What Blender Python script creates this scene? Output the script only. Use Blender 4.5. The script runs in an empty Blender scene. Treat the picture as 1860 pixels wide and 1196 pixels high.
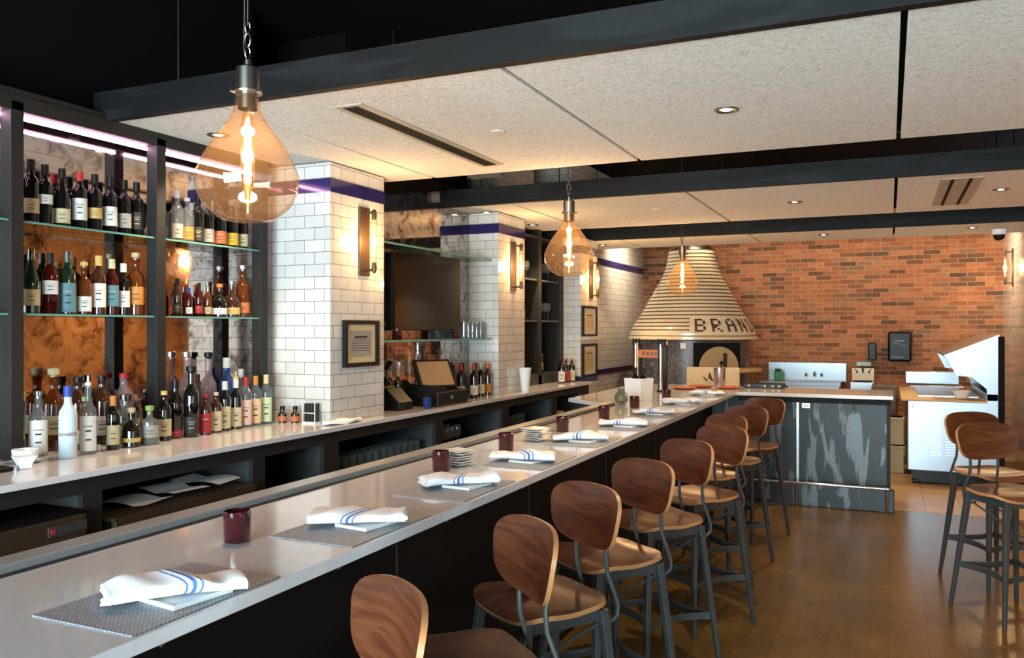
import bpy, bmesh, math, random
from mathutils import Vector, Matrix
random.seed(7)
PI=math.pi
S=bpy.context.scene
COL=S.collection
R=math.radians
# ------------------------------------------------------------------ materials
def lin(c):
    return tuple(((x/12.92) if x<=.04045 else ((x+.055)/1.055)**2.4) for x in (v/255 for v in c))
MATS={}
def nt(name):
    m=bpy.data.materials.new(name); m.use_nodes=True
    t=m.node_tree; t.nodes.clear()
    o=t.nodes.new('ShaderNodeOutputMaterial')
    return m,t,o
def N(t,kind,**kw):
    n=t.nodes.new(kind)
    for k,v in kw.items():
        if k.startswith('i_'): 
            key=k[2:].replace('_',' ')
            n.inputs[key].default_value=v
        else: setattr(n,k,v)
    return n
def L(t,a,b): t.links.new(a,b)
def c4(c): return (c[0],c[1],c[2],1)
def ramp(t,stops,interp='LINEAR'):
    n=t.nodes.new('ShaderNodeValToRGB'); e=n.color_ramp.elements; n.color_ramp.interpolation=interp
    e[0].position=stops[0][0]; e[0].color=c4(stops[0][1]); e[1].position=stops[-1][0]; e[1].color=c4(stops[-1][1])
    for p,c in stops[1:-1]:
        q=e.new(p); q.color=c4(c)
    return n
def plain(name,rgb,rough=.5,metal=0,coat=0,emit=None,es=0,noise=.0,nscale=8,bump=0,bscale=60,spec=.5,alpha=None):
    """principled material; noise varies the colour a little, bump roughens it"""
    m,t,o=nt(name); b=N(t,'ShaderNodeBsdfPrincipled')
    col=lin(rgb)
    b.inputs['Base Color'].default_value=c4(col); b.inputs['Roughness'].default_value=rough
    b.inputs['Metallic'].default_value=metal; b.inputs['Coat Weight'].default_value=coat
    b.inputs['Specular IOR Level'].default_value=spec
    if emit: b.inputs['Emission Color'].default_value=c4(lin(emit)); b.inputs['Emission Strength'].default_value=es
    if noise:
        tc=N(t,'ShaderNodeTexCoord'); n=N(t,'ShaderNodeTexNoise',i_Scale=nscale,i_Detail=6.0)
        L(t,tc.outputs['Object'],n.inputs['Vector'])
        r=ramp(t,[(.3,tuple(x*(1-noise) for x in col)),(.7,tuple(min(1,x*(1+noise)) for x in col))])
        L(t,n.outputs['Fac'],r.inputs['Fac']); L(t,r.outputs['Color'],b.inputs['Base Color'])
    if bump:
        tc=N(t,'ShaderNodeTexCoord'); n=N(t,'ShaderNodeTexNoise',i_Scale=bscale,i_Detail=4.0)
        L(t,tc.outputs['Object'],n.inputs['Vector'])
        bp=N(t,'ShaderNodeBump',i_Strength=bump,i_Distance=.01); L(t,n.outputs['Fac'],bp.inputs['Height']); L(t,bp.outputs['Normal'],b.inputs['Normal'])
    L(t,b.outputs[0],o.inputs[0]); MATS[name]=m
    return m
def emission(name,rgb,s):
    m,t,o=nt(name); e=N(t,'ShaderNodeEmission'); e.inputs[0].default_value=c4(lin(rgb)); e.inputs[1].default_value=s
    L(t,e.outputs[0],o.inputs[0]); return m
def thin(name,tint,rough=.02,ior=1.45,body=0,bodycol=(200,200,200)):
    """thin glass: tinted transparency under a fresnel gloss"""
    m,t,o=nt(name)
    tr=N(t,'ShaderNodeBsdfTransparent'); tr.inputs[0].default_value=c4(lin(tint))
    gl=N(t,'ShaderNodeBsdfGlossy'); gl.inputs['Roughness'].default_value=rough
    lw=N(t,'ShaderNodeLayerWeight',i_Blend=.5); pw=N(t,'ShaderNodeMath',operation='POWER'); pw.inputs[1].default_value=4.0; L(t,lw.outputs['Facing'],pw.inputs[0])
    fr=N(t,'ShaderNodeMath',operation='MULTIPLY_ADD'); L(t,pw.outputs[0],fr.inputs[0]); fr.inputs[1].default_value=.7; fr.inputs[2].default_value=((ior-1)/(ior+1))**2*1.6; mx=N(t,'ShaderNodeMixShader')
    last=tr.outputs[0]
    if body:
        df=N(t,'ShaderNodeBsdfDiffuse'); df.inputs[0].default_value=c4(lin(bodycol)); m2=N(t,'ShaderNodeMixShader',i_Fac=body)
        L(t,tr.outputs[0],m2.inputs[1]); L(t,df.outputs[0],m2.inputs[2]); last=m2.outputs[0]
    L(t,fr.outputs[0],mx.inputs[0]); L(t,last,mx.inputs[1]); L(t,gl.outputs[0],mx.inputs[2]); L(t,mx.outputs[0],o.inputs[0])
    return m
def posvec(t,mode):
    """world position laid onto the wall: 'wall' = (x+y, z), 'floor' = (x, y)"""
    g=N(t,'ShaderNodeNewGeometry'); s=N(t,'ShaderNodeSeparateXYZ'); L(t,g.outputs['Position'],s.inputs[0])
    c=N(t,'ShaderNodeCombineXYZ')
    if mode=='wall':
        a=N(t,'ShaderNodeMath',operation='ADD'); L(t,s.outputs[0],a.inputs[0]); L(t,s.outputs[1],a.inputs[1])
        L(t,a.outputs[0],c.inputs[0]); L(t,s.outputs[2],c.inputs[1])
    else:
        L(t,s.outputs[0],c.inputs[0]); L(t,s.outputs[1],c.inputs[1])
    return c.outputs[0],g.outputs['Position']
def bricks(name,stops,mortar,bw,rh,ms,rough,mode='wall',bump=.4,nz=.25,offset=.5,coat=0,bdist=.004,rvar=0):
    m,t,o=nt(name); v,p=posvec(t,mode)
    br=N(t,'ShaderNodeTexBrick',offset=offset); L(t,v,br.inputs['Vector'])
    br.inputs['Color1'].default_value=(0,0,0,1); br.inputs['Color2'].default_value=(1,1,1,1); br.inputs['Mortar'].default_value=(.5,.5,.5,1)
    br.inputs['Scale'].default_value=1; br.inputs['Brick Width'].default_value=bw; br.inputs['Row Height'].default_value=rh
    br.inputs['Mortar Size'].default_value=ms; br.inputs['Mortar Smooth'].default_value=.2; br.inputs['Bias'].default_value=0
    r=ramp(t,[(a,lin(c)) for a,c in stops]); L(t,br.outputs['Color'],r.inputs['Fac'])
    n=N(t,'ShaderNodeTexNoise',i_Scale=14.0,i_Detail=8.0,i_Roughness=.7); L(t,p,n.inputs['Vector'])
    h=N(t,'ShaderNodeMix',data_type='RGBA',blend_type='MULTIPLY'); h.inputs[0].default_value=1
    rr=ramp(t,[(.3,(1-nz,)*3),(.7,(1+nz*.4,)*3)]); L(t,n.outputs['Fac'],rr.inputs['Fac'])
    L(t,r.outputs['Color'],h.inputs[6]); L(t,rr.outputs['Color'],h.inputs[7])
    mm=N(t,'ShaderNodeMix',data_type='RGBA'); L(t,br.outputs['Fac'],mm.inputs[0]); L(t,h.outputs[2],mm.inputs[6]); mm.inputs[7].default_value=c4(lin(mortar))
    b=N(t,'ShaderNodeBsdfPrincipled'); b.inputs['Roughness'].default_value=rough; b.inputs['Coat Weight'].default_value=coat
    L(t,mm.outputs[2],b.inputs['Base Color'])
    inv=N(t,'ShaderNodeMath',operation='SUBTRACT'); inv.inputs[0].default_value=1; L(t,br.outputs['Fac'],inv.inputs[1])
    ad=N(t,'ShaderNodeMath',operation='MULTIPLY_ADD'); L(t,n.outputs['Fac'],ad.inputs[0]); ad.inputs[1].default_value=nz; L(t,inv.outputs[0],ad.inputs[2])
    bp=N(t,'ShaderNodeBump',i_Strength=bump,i_Distance=bdist); L(t,ad.outputs[0],bp.inputs['Height']); L(t,bp.outputs['Normal'],b.inputs['Normal'])
    L(t,b.outputs[0],o.inputs[0]); return m
W3=lambda a:(a,a,a)
M={}
M['tile']=bricks('white_subway_tile',[(0,(192,192,189)),(1,(206,205,202))],(120,118,114),.162,.0815,.0022,.10,bump=.5,nz=.03,coat=.4)
M['brick']=bricks('red_brick',[(0,(92,66,48)),(.12,(116,76,54)),(.25,(146,90,60)),(.55,(166,102,68)),(.8,(180,116,78)),(.92,(150,108,80)),(1,(120,84,60))],(160,132,104),.225,.0675,.005,.85,bump=.8,nz=.35)
M['ktile']=bricks('tan_floor_tile',[(0,(172,138,98)),(1,(186,150,108))],(120,92,62),.31,.31,.004,.35,mode='floor',bump=.3,nz=.1,offset=0)
M['mosaic']=bricks('grey_mosaic',[(0,(62,60,70)),(.5,(92,90,98)),(1,(124,120,124))],(70,66,66),.022,.022,.0015,.3,bump=.3,nz=.2,offset=0)
def steel(name,base,light,rough,scale=(1.2,1.2,.5),lo=.5,hi=.6,metal=.6,spec=.5):
    """dark mill-finish sheet with stains of its own"""
    m,t,o=nt(name); g=N(t,'ShaderNodeNewGeometry'); mp=N(t,'ShaderNodeMapping'); mp.inputs['Scale'].default_value=scale
    L(t,g.outputs['Position'],mp.inputs[0]); n=N(t,'ShaderNodeTexNoise',i_Scale=3.0,i_Detail=3.0,i_Distortion=.6); L(t,mp.outputs[0],n.inputs['Vector'])
    r=ramp(t,[(lo,lin(base)),(hi,lin(light))]); L(t,n.outputs['Fac'],r.inputs['Fac'])
    n2=N(t,'ShaderNodeTexNoise',i_Scale=40.0,i_Detail=4.0); L(t,g.outputs['Position'],n2.inputs['Vector'])
    r2=ramp(t,[(.3,W3(.8)),(.7,W3(1.1))]); L(t,n2.outputs['Fac'],r2.inputs['Fac'])
    mx=N(t,'ShaderNodeMix',data_type='RGBA',blend_type='MULTIPLY'); mx.inputs[0].default_value=1; L(t,r.outputs['Color'],mx.inputs[6]); L(t,r2.outputs['Color'],mx.inputs[7])
    b=N(t,'ShaderNodeBsdfPrincipled'); b.inputs['Metallic'].default_value=metal; b.inputs['Roughness'].default_value=rough; b.inputs['Specular IOR Level'].default_value=spec
    L(t,mx.outputs[2],b.inputs['Base Color']); L(t,b.outputs[0],o.inputs[0]); return m
M['beam']=steel('blackened_steel_beam',(11,12,13),(24,26,28),.65,scale=(.5,.5,3),metal=0,spec=.25)
M['panelsteel']=steel('stained_steel_sheet',(26,31,33),(88,98,101),.42,scale=(3.2,3.2,.62),lo=.53,hi=.585,metal=.3)
M['barpanel']=plain('black_bar_front',(13,12,11),.6,spec=.2,noise=.2,nscale=4)
M['cab']=plain('charcoal_cabinet',(33,32,31),.6,noise=.12,nscale=5,spec=.3)
M['cab_side']=plain('dark_grey_laminate',(54,57,57),.5)
M['dark']=plain('black_void_paint',(9,8,8),.95,spec=.1)
M['ceil']=plain('black_ceiling_paint',(5,4,4),.95,spec=.1)
def acoustic():
    m,t,o=nt('wood_wool_ceiling_panel'); g=N(t,'ShaderNodeNewGeometry')
    n=N(t,'ShaderNodeTexNoise',i_Scale=42.0,i_Detail=8.0,i_Roughness=.75,i_Distortion=1.2); L(t,g.outputs['Position'],n.inputs['Vector'])
    r=ramp(t,[(.32,lin((182,178,170))),(.5,lin((228,224,216))),(.7,lin((240,237,230)))]); L(t,n.outputs['Fac'],r.inputs['Fac'])
    b=N(t,'ShaderNodeBsdfPrincipled'); b.inputs['Roughness'].default_value=.95; L(t,r.outputs['Color'],b.inputs['Base Color'])
    bp=N(t,'ShaderNodeBump',i_Strength=.6,i_Distance=.006); L(t,n.outputs['Fac'],bp.inputs['Height']); L(t,bp.outputs['Normal'],b.inputs['Normal'])
    L(t,b.outputs[0],o.inputs[0]); return m
M['acoustic']=acoustic()
def floormat():
    m,t,o=nt('stained_brown_floor'); v,p=posvec(t,'floor')
    br=N(t,'ShaderNodeTexBrick',offset=.37); mp=N(t,'ShaderNodeMapping'); mp.inputs['Rotation'].default_value=(0,0,PI/2); L(t,v,mp.inputs[0]); L(t,mp.outputs[0],br.inputs['Vector'])
    br.inputs['Color1'].default_value=(.86,.86,.86,1); br.inputs['Color2'].default_value=(1.08,1.08,1.08,1); br.inputs['Mortar'].default_value=(.6,.6,.6,1)
    br.inputs['Scale'].default_value=1; br.inputs['Brick Width'].default_value=1.8; br.inputs['Row Height'].default_value=.19; br.inputs['Mortar Size'].default_value=.0012
    n=N(t,'ShaderNodeTexNoise',i_Scale=1.6,i_Detail=6.0,i_Roughness=.6); L(t,p,n.inputs['Vector'])
    r=ramp(t,[(.3,lin((90,68,36))),(.5,lin((106,80,42))),(.72,lin((120,90,48)))]); L(t,n.outputs['Fac'],r.inputs['Fac'])
    mp2=N(t,'ShaderNodeMapping'); mp2.inputs['Scale'].default_value=(22,2,1); L(t,p,mp2.inputs[0]); n2=N(t,'ShaderNodeTexNoise',i_Scale=1.0,i_Detail=5.0); L(t,mp2.outputs[0],n2.inputs['Vector'])
    r2=ramp(t,[(.3,W3(.9)),(.7,W3(1.06))]); L(t,n2.outputs['Fac'],r2.inputs['Fac'])
    a=N(t,'ShaderNodeMix',data_type='RGBA',blend_type='MULTIPLY'); a.inputs[0].default_value=1; L(t,r.outputs['Color'],a.inputs[6]); L(t,br.outputs['Color'],a.inputs[7])
    c=N(t,'ShaderNodeMix',data_type='RGBA',blend_type='MULTIPLY'); c.inputs[0].default_value=1; L(t,a.outputs[2],c.inputs[6]); L(t,r2.outputs['Color'],c.inputs[7])
    b=N(t,'ShaderNodeBsdfPrincipled'); L(t,c.outputs[2],b.inputs['Base Color'])
    rr=ramp(t,[(.3,W3(.25)),(.7,W3(.255))]); L(t,n.outputs['Fac'],rr.inputs['Fac']); L(t,rr.outputs['Color'],b.inputs['Roughness'])
    L(t,b.outputs[0],o.inputs[0]); return m
M['floor']=floormat()
def woodmat(name,cols,rough=.32,axis=(2.2,14,14),scale=1.0):
    m,t,o=nt(name); tc=N(t,'ShaderNodeTexCoord'); oi=N(t,'ShaderNodeObjectInfo')
    ad=N(t,'ShaderNodeVectorMath',operation='ADD'); L(t,tc.outputs['Object'],ad.inputs[0])
    cx=N(t,'ShaderNodeCombineXYZ'); L(t,oi.outputs['Random'],cx.inputs[0]); L(t,oi.outputs['Random'],cx.inputs[2]); sc=N(t,'ShaderNodeVectorMath',operation='SCALE'); sc.inputs['Scale'].default_value=5; L(t,cx.outputs[0],sc.inputs[0]); L(t,sc.outputs[0],ad.inputs[1])
    mp=N(t,'ShaderNodeMapping'); mp.inputs['Scale'].default_value=axis; L(t,ad.outputs[0],mp.inputs[0])
    n=N(t,'ShaderNodeTexNoise',i_Scale=1.6,i_Detail=2.0,i_Distortion=.7); L(t,mp.outputs[0],n.inputs['Vector'])
    ml=N(t,'ShaderNodeMath',operation='MULTIPLY'); ml.inputs[1].default_value=9; L(t,n.outputs['Fac'],ml.inputs[0])
    fr=N(t,'ShaderNodeMath',operation='PINGPONG'); fr.inputs[1].default_value=1; L(t,ml.outputs[0],fr.inputs[0])
    n2=N(t,'ShaderNodeTexNoise',i_Scale=9.0,i_Detail=6.0); L(t,mp.outputs[0],n2.inputs['Vector'])
    mx=N(t,'ShaderNodeMath',operation='MULTIPLY_ADD'); L(t,n2.outputs['Fac'],mx.inputs[0]); mx.inputs[1].default_value=.6; 
    m5=N(t,'ShaderNodeMath',operation='MULTIPLY'); m5.inputs[1].default_value=.55; L(t,fr.outputs[0],m5.inputs[0]); L(t,m5.outputs[0],mx.inputs[2])
    r=ramp(t,[(.2,lin(cols[0])),(.5,lin(cols[1])),(.85,lin(cols[2]))]); L(t,mx.outputs[0],r.inputs['Fac'])
    b=N(t,'ShaderNodeBsdfPrincipled'); b.inputs['Roughness'].default_value=rough; b.inputs['Coat Weight'].default_value=.25; b.inputs['Coat Roughness'].default_value=.2
    L(t,r.outputs['Color'],b.inputs['Base Color']); L(t,b.outputs[0],o.inputs[0]); return m
M['walnut']=woodmat('walnut_plywood',[(68,34,20),(84,44,26),(98,54,32)],axis=(1.2,2.5,9))
M['walnut_seat']=woodmat('walnut_seat_plywood',[(56,28,15),(72,38,22),(88,48,28)],axis=(9,1.2,4))
M['ply']=plain('pale_plywood_edge',(176,122,76),.4)
M['stoolsteel']=plain('gunmetal_stool_frame',(78,82,82),.45,metal=.6,noise=.1)
M['quartz']=plain('pale_quartz_counter',(216,214,216),.12,noise=.04,nscale=30,coat=.3)
M['quartzedge']=plain('quartz_edge',(150,151,149),.3)
M['blue']=plain('cobalt_band_tile',(38,34,84),.12,coat=.3)
def mirrormat():
    m,t,o=nt('antique_mirror'); g=N(t,'ShaderNodeNewGeometry'); n=N(t,'ShaderNodeTexNoise',i_Scale=9.0,i_Detail=8.0,i_Roughness=.7,i_Distortion=.5); L(t,g.outputs['Position'],n.inputs['Vector'])
    b=N(t,'ShaderNodeBsdfGlossy'); r=ramp(t,[(.36,lin((104,90,82))),(.52,lin((196,186,182)))]); L(t,n.outputs['Fac'],r.inputs['Fac']); L(t,r.outputs['Color'],b.inputs[0])
    rr=ramp(t,[(.36,W3(.16)),(.5,W3(.03))]); L(t,n.outputs['Fac'],rr.inputs['Fac']); L(t,rr.outputs['Color'],b.inputs['Roughness'])
    L(t,b.outputs[0],o.inputs[0]); return m
M['mirror']=mirrormat()
M['ochre']=plain('ochre_plaster',(226,156,88),.85,noise=.18,nscale=5,bump=.4,bscale=12)
M['wallgrey']=plain('grey_wall_paint',(92,88,84),.8)
M['steel']=plain('brushed_stainless',(196,198,200),.28,metal=.95,noise=.05,nscale=3)
M['steelwhite']=plain('bright_stainless_sheet',(164,174,184),.32,metal=.8)
M['chrome']=plain('chrome',(210,212,212),.1,metal=1)
M['nickel']=plain('brushed_nickel',(158,150,138),.3,metal=1)
M['bronze']=plain('oil_rubbed_bronze',(84,68,54),.38,metal=.6)
M['black']=plain('black_plastic',(14,14,15),.4,spec=.3)
M['blackm']=plain('matte_black',(18,18,19),.8,spec=.2)
M['white']=plain('white_ceramic',(236,236,234),.2)
M['paper']=plain('white_paper',(232,234,236),.75)
M['cream']=plain('cream_glazed_tile',(226,208,174),.22,noise=.06,nscale=20)
M['stripe']=plain('dark_grout_band',(92,76,60),.6)
M['letter']=plain('brown_letter_tile',(74,56,50),.3)
M['board']=plain('maple_board',(214,178,126),.45,noise=.08,nscale=6)
M['terracotta']=plain('orange_plate',(214,110,62),.3)
M['ventpaint']=plain('beige_vent_paint',(176,166,150),.6)
M['gshelf']=thin('green_edge_glass',(205,232,224),.02,1.5)
M['gedge']=plain('glass_edge_green',(96,150,140),.15)
M['pend']=thin('amber_pendant_glass',(246,232,218),.03,1.45,body=.022,bodycol=(255,214,160))
M['ware']=thin('bar_glassware',(225,232,232),.04,1.5,body=.05,bodycol=(220,230,232))
M['clear']=thin('clear_glass',(225,232,232),.02,1.45)
M['led']=emission('led_strip_glow',(255,196,232),26)
M['filament']=emission('warm_filament',(255,176,84),26)
M['filament2']=emission('sconce_filament',(255,186,92),24)
M['spot']=emission('downlight_lens',(255,228,186),30)
M['tv']=plain('dark_screen',(26,17,12),.12,coat=.3)
M['screen']=plain('tan_register_screen',(150,120,84),.25)
M['burg']=plain('burgundy_glass',(60,14,22),.12,coat=.5,noise=.25,nscale=30)
M['cloth']=plain('white_linen',(240,242,246),.85,bump=.2,bscale=300)
M['stripeblue']=plain('blue_woven_stripe',(70,120,200),.8)
def matmat():
    m,t,o=nt('woven_vinyl_mat'); tc=N(t,'ShaderNodeTexCoord'); ck=N(t,'ShaderNodeTexBrick',offset=.5); L(t,tc.outputs['Object'],ck.inputs['Vector'])
    ck.inputs['Scale'].default_value=1; ck.inputs['Brick Width'].default_value=.012; ck.inputs['Row Height'].default_value=.006; ck.inputs['Mortar Size'].default_value=.0012
    ck.inputs['Color1'].default_value=c4(lin((176,184,190))); ck.inputs['Color2'].default_value=c4(lin((148,156,164))); ck.inputs['Mortar'].default_value=c4(lin((98,104,112)))
    b=N(t,'ShaderNodeBsdfPrincipled'); b.inputs['Roughness'].default_value=.5; L(t,ck.outputs['Color'],b.inputs['Base Color']); L(t,b.outputs[0],o.inputs[0]); return m
M['mat']=matmat()
# bottle glass and papers
M['g_black']=plain('near_black_bottle_glass',(16,15,12),.06,coat=.5)
M['g_green']=plain('dark_green_bottle_glass',(22,40,26),.06,coat=.5)
M['g_red']=thin('red_liquor_glass',(150,40,34),.03,1.45,body=.25,bodycol=(110,30,24))
M['g_amber']=thin('amber_liquor_glass',(190,118,52),.03,1.45,body=.25,bodycol=(150,84,34))
M['g_brown']=plain('brown_bottle_glass',(58,32,20),.07,coat=.5)
M['g_clear']=thin('clear_liquor_glass',(214,222,222),.03,1.45,body=.08,bodycol=(230,236,240))
M['g_frost']=plain('frosted_blue_white_glass',(186,206,216),.35)
M['g_pink']=thin('pale_rose_glass',(216,190,192),.03,1.45,body=.2,bodycol=(220,200,206))
M['g_blue']=thin('blue_tinted_glass',(120,150,210),.03,1.45,body=.25,bodycol=(80,110,180))
M['g_grey']=plain('smoky_grey_glass',(92,94,88),.1,coat=.4)
for n,c in dict(l_white=(206,206,200),l_cream=(196,184,146),l_tan=(176,160,124),l_grey=(150,146,138),l_red=(160,30,38),l_orange=(190,120,44),l_yellow=(222,182,50),l_teal=(84,124,136),l_dark=(40,38,40),l_green=(120,150,80),l_gold=(198,164,92),l_copper=(190,104,60),l_blue=(40,60,150),w_red=(214,176,168),w_orange=(216,182,142),w_green=(196,208,166)).items(): M[n]=plain('paper_'+n[2:],c,.6)
# ------------------------------------------------------------------ mesh building
class MB:
    def __init__(s): s.v=[]; s.f=[]; s.mi=[]
    def add(s,vs,fs,mi=0):
        k=len(s.v); s.v+= [tuple(p) for p in vs]; s.f+=[tuple(i+k for i in f) for f in fs]; s.mi+=[mi]*len(fs); return s
    def box(s,x0,x1,y0,y1,z0,z1,mi=0):
        v=[(x,y,z) for x in (x0,x1) for y in (y0,y1) for z in (z0,z1)]
        return s.add(v,[(0,1,3,2),(4,6,7,5),(0,4,5,1),(2,3,7,6),(0,2,6,4),(1,5,7,3)],mi)
    def obox(s,c,half,rz=0,mi=0,rot=None):
        Mx=rot or Matrix.Rotation(rz,3,'Z'); v=[Vector(c)+Mx@Vector((x*half[0],y*half[1],z*half[2])) for x in (-1,1) for y in (-1,1) for z in (-1,1)]
        return s.add(v,[(0,1,3,2),(4,6,7,5),(0,4,5,1),(2,3,7,6),(0,2,6,4),(1,5,7,3)],mi)
    def lathe(s,prof,c=(0,0,0),n=24,mi=0,a0=0,a1=2*PI,sx=1,sy=1,rz=0):
        full=abs(a1-a0-2*PI)<1e-6; m=n if full else n+1; vs=[]
        ca,sa=math.cos(rz),math.sin(rz)
        for r,z in prof:
            for i in range(m):
                a=a0+(a1-a0)*i/n; x=r*math.cos(a)*sx; y=r*math.sin(a)*sy
                vs.append((c[0]+x*ca-y*sa,c[1]+x*sa+y*ca,c[2]+z))
        fs=[]
        for j in range(len(prof)-1):
            for i in range(n):
                i2=(i+1)%m
                fs.append((j*m+i,j*m+i2,(j+1)*m+i2,(j+1)*m+i))
        return s.add(vs,fs,mi)
    def tube(s,pts,r,n=8,mi=0,caps=True,rs=None):
        pts=[Vector(p) for p in pts]; rings=[]; up=None
        for i,p in enumerate(pts):
            d=(pts[min(i+1,len(pts)-1)]-pts[max(i-1,0)]).normalized()
            if up is None: up=Vector((0,0,1)) if abs(d.z)<.9 else Vector((1,0,0))
            a=d.cross(up).normalized(); up=a.cross(d).normalized()
            rr=rs[i] if rs else r
            rings.append([p+a*(rr*math.cos(2*PI*k/n))+up*(rr*math.sin(2*PI*k/n)) for k in range(n)])
        vs=[q for g in rings for q in g]; fs=[]
        for j in range(len(rings)-1):
            for k in range(n): fs.append((j*n+k,j*n+(k+1)%n,(j+1)*n+(k+1)%n,(j+1)*n+k))
        if caps: fs.append(tuple(range(n-1,-1,-1))); fs.append(tuple(len(vs)-n+k for k in range(n)))
        return s.add(vs,fs,mi)
    def prism(s,poly,axis,a,b,mi=0):
        """poly of 2D points extruded along axis ('x','y','z') between a and b"""
        def P(q,h):
            return {'x':(h,q[0],q[1]),'y':(q[0],h,q[1]),'z':(q[0],q[1],h)}[axis]
        n=len(poly); vs=[P(q,a) for q in poly]+[P(q,b) for q in poly]
        fs=[tuple(range(n-1,-1,-1)),tuple(range(n,2*n))]+[(i,(i+1)%n,n+(i+1)%n,n+i) for i in range(n)]
        return s.add(vs,fs,mi)
    def slab(s,outline,fn,th,segs=40,rings=6,mi=0,edge=None):
        """rounded plate: outline(angle)->(a,b); fn(a,b)->centre point; th thickness along the numeric normal"""
        top=[];bot=[]
        def nrm(a,b):
            e=.002; p=Vector(fn(a,b)); u=Vector(fn(a+e,b))-p; v=Vector(fn(a,b+e))-p; return u.cross(v).normalized()
        pts=[(0,0)]+[(outline(2*PI*k/segs)[0]*j/rings,outline(2*PI*k/segs)[1]*j/rings) for j in range(1,rings+1) for k in range(segs)]
        for a,b in pts:
            p=Vector(fn(a,b)); nn=nrm(a,b); top.append(p+nn*th/2); bot.append(p-nn*th/2)
        n=len(pts); fs=[];ef=[]
        for k in range(segs):
            k2=(k+1)%segs; fs.append((0,1+k,1+k2)); fs.append((n,n+1+k2,n+1+k))
            for j in range(rings-1):
                a=1+j*segs; b=1+(j+1)*segs
                fs.append((a+k,b+k,b+k2,a+k2)); fs.append((n+a+k,n+a+k2,n+b+k2,n+b+k))
            o=1+(rings-1)*segs; ef.append((o+k,n+o+k,n+o+k2,o+k2))
        s.add(top+bot,fs,mi)
        k0=len(s.v)-2*n; s.f+=[tuple(i+k0 for i in f) for f in ef]; s.mi+=[mi if edge is None else edge]*len(ef); return s
    def obj(s,name,mats,parent=None,bevel=0,smooth=True,ang=35,org=None,**pr):
        me=bpy.data.meshes.new(name); o=bpy.data.objects.new(name,me)
        vs=s.v
        if org is not None: vs=[(x-org[0],y-org[1],z-org[2]) for x,y,z in vs]; o.location=org
        me.from_pydata(vs,[],s.f)
        for m in (mats if isinstance(mats,(list,tuple)) else [mats]): me.materials.append(M[m] if isinstance(m,str) else m)
        me.polygons.foreach_set('material_index',s.mi)
        bm=bmesh.new(); bm.from_mesh(me); bmesh.ops.recalc_face_normals(bm,faces=bm.faces); bm.to_mesh(me); bm.free()
        if smooth:
            me.polygons.foreach_set('use_smooth',[True]*len(me.polygons)); me.set_sharp_from_angle(angle=R(ang))
        COL.objects.link(o)
        if parent:
            o.parent=parent
            if org is None and parent.get('_w'): pass
        if bevel:
            b=o.modifiers.new('edge','BEVEL'); b.width=bevel; b.segments=2; b.limit_method='ANGLE'; b.angle_limit=R(40)
        for k,v in pr.items(): o[k]=v
        return o
def tag(o,label,cat,group=None):
    o['label']=label; o['category']=cat
    if group: o['group']=group
    return o
def empty(name,loc,label,cat,group=None,rz=0):
    o=bpy.data.objects.new(name,None); o.empty_display_size=.1; COL.objects.link(o); o.location=loc; o.rotation_euler=(0,0,rz)
    return tag(o,label,cat,group)
def copy_tree(root,loc,rz,label,group=None):
    r=root.copy(); COL.objects.link(r); r.location=loc; r.rotation_euler=(0,0,rz); r['label']=label
    if group: r['group']=group
    for ch in list(root.children):
        c=ch.copy(); COL.objects.link(c); c.parent=r
        for g in list(ch.children):
            d=g.copy(); COL.objects.link(d); d.parent=c
    return r
def struct(name,mb,mat,bevel=0,smooth=False): return mb.obj(name,mat,bevel=bevel,smooth=smooth,kind='structure')
def light(kind,name,loc,power,color,parent=None,rot=(0,0,0),**kw):
    d=bpy.data.lights.new(name,kind); d.energy=power; d.color=color
    for k,v in kw.items(): setattr(d,k,v)
    o=bpy.data.objects.new(name,d); COL.objects.link(o); o.location=loc; o.rotation_euler=rot
    if parent: o.parent=parent
    return o
# ------------------------------------------------------------------ the room
XL,XR,YB,YF,ZC=-4.32,1.45,13.5,-3.2,3.9
struct('floor',MB().box(-4.5,3.6,YF-.2,8.6,-.1,0),'floor')
struct('floor_kitchen_tile',MB().box(-4.5,1.7,8.6,YB+.2,-.1,0.002),'ktile')
struct('ceiling',MB().box(-4.6,3.7,YF-.2,YB+.2,ZC,ZC+.1),'ceil')
struct('wall_left',MB().box(XL-.2,XL-.09,YF,YB,0,ZC),'ceil')
struct('wall_left_kitchen',MB().box(-4.4,-3.7,10.05,YB,0,ZC),'tile')
struct('wall_back',MB().box(-4.5,XR+.1,YB,YB+.15,0,ZC),'brick')
struct('wall_right_kitchen',MB().box(XR,XR+.15,10.3,YB,0,3.2),'tile')
struct('wall_right',MB().box(XR,XR+.15,3.6,10.3,0,2.85),'ochre'); struct('wall_right_beam',MB().box(XR,XR+.15,3.6,10.3,2.85,ZC),'ceil')
struct('wall_right_return',MB().box(XR,3.5,3.45,3.6,0,2.8),'wallgrey'); struct('wall_right_upper',MB().box(XR,3.5,3.45,3.6,2.8,ZC),'ceil')
struct('wall_right_front',MB().box(3.4,3.5,YF,3.45,0,.9).box(3.4,3.5,YF,3.45,2.75,ZC).box(3.4,3.5,2.9,3.45,.9,2.75).box(3.4,3.5,YF,-2.0,.9,2.75),'wallgrey')
struct('wall_front',MB().box(-4.4,3.5,YF-.1,YF,0,.45).box(-4.4,3.5,YF-.1,YF,2.75,ZC).box(-4.4,-3.2,YF-.1,YF,.45,2.75).box(1.1,3.5,YF-.1,YF,.45,2.75),'wallgrey')
def window(n,mk):
    f=MB(); mk(f); struct('window_%d'%n,f,'blackm')
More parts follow.
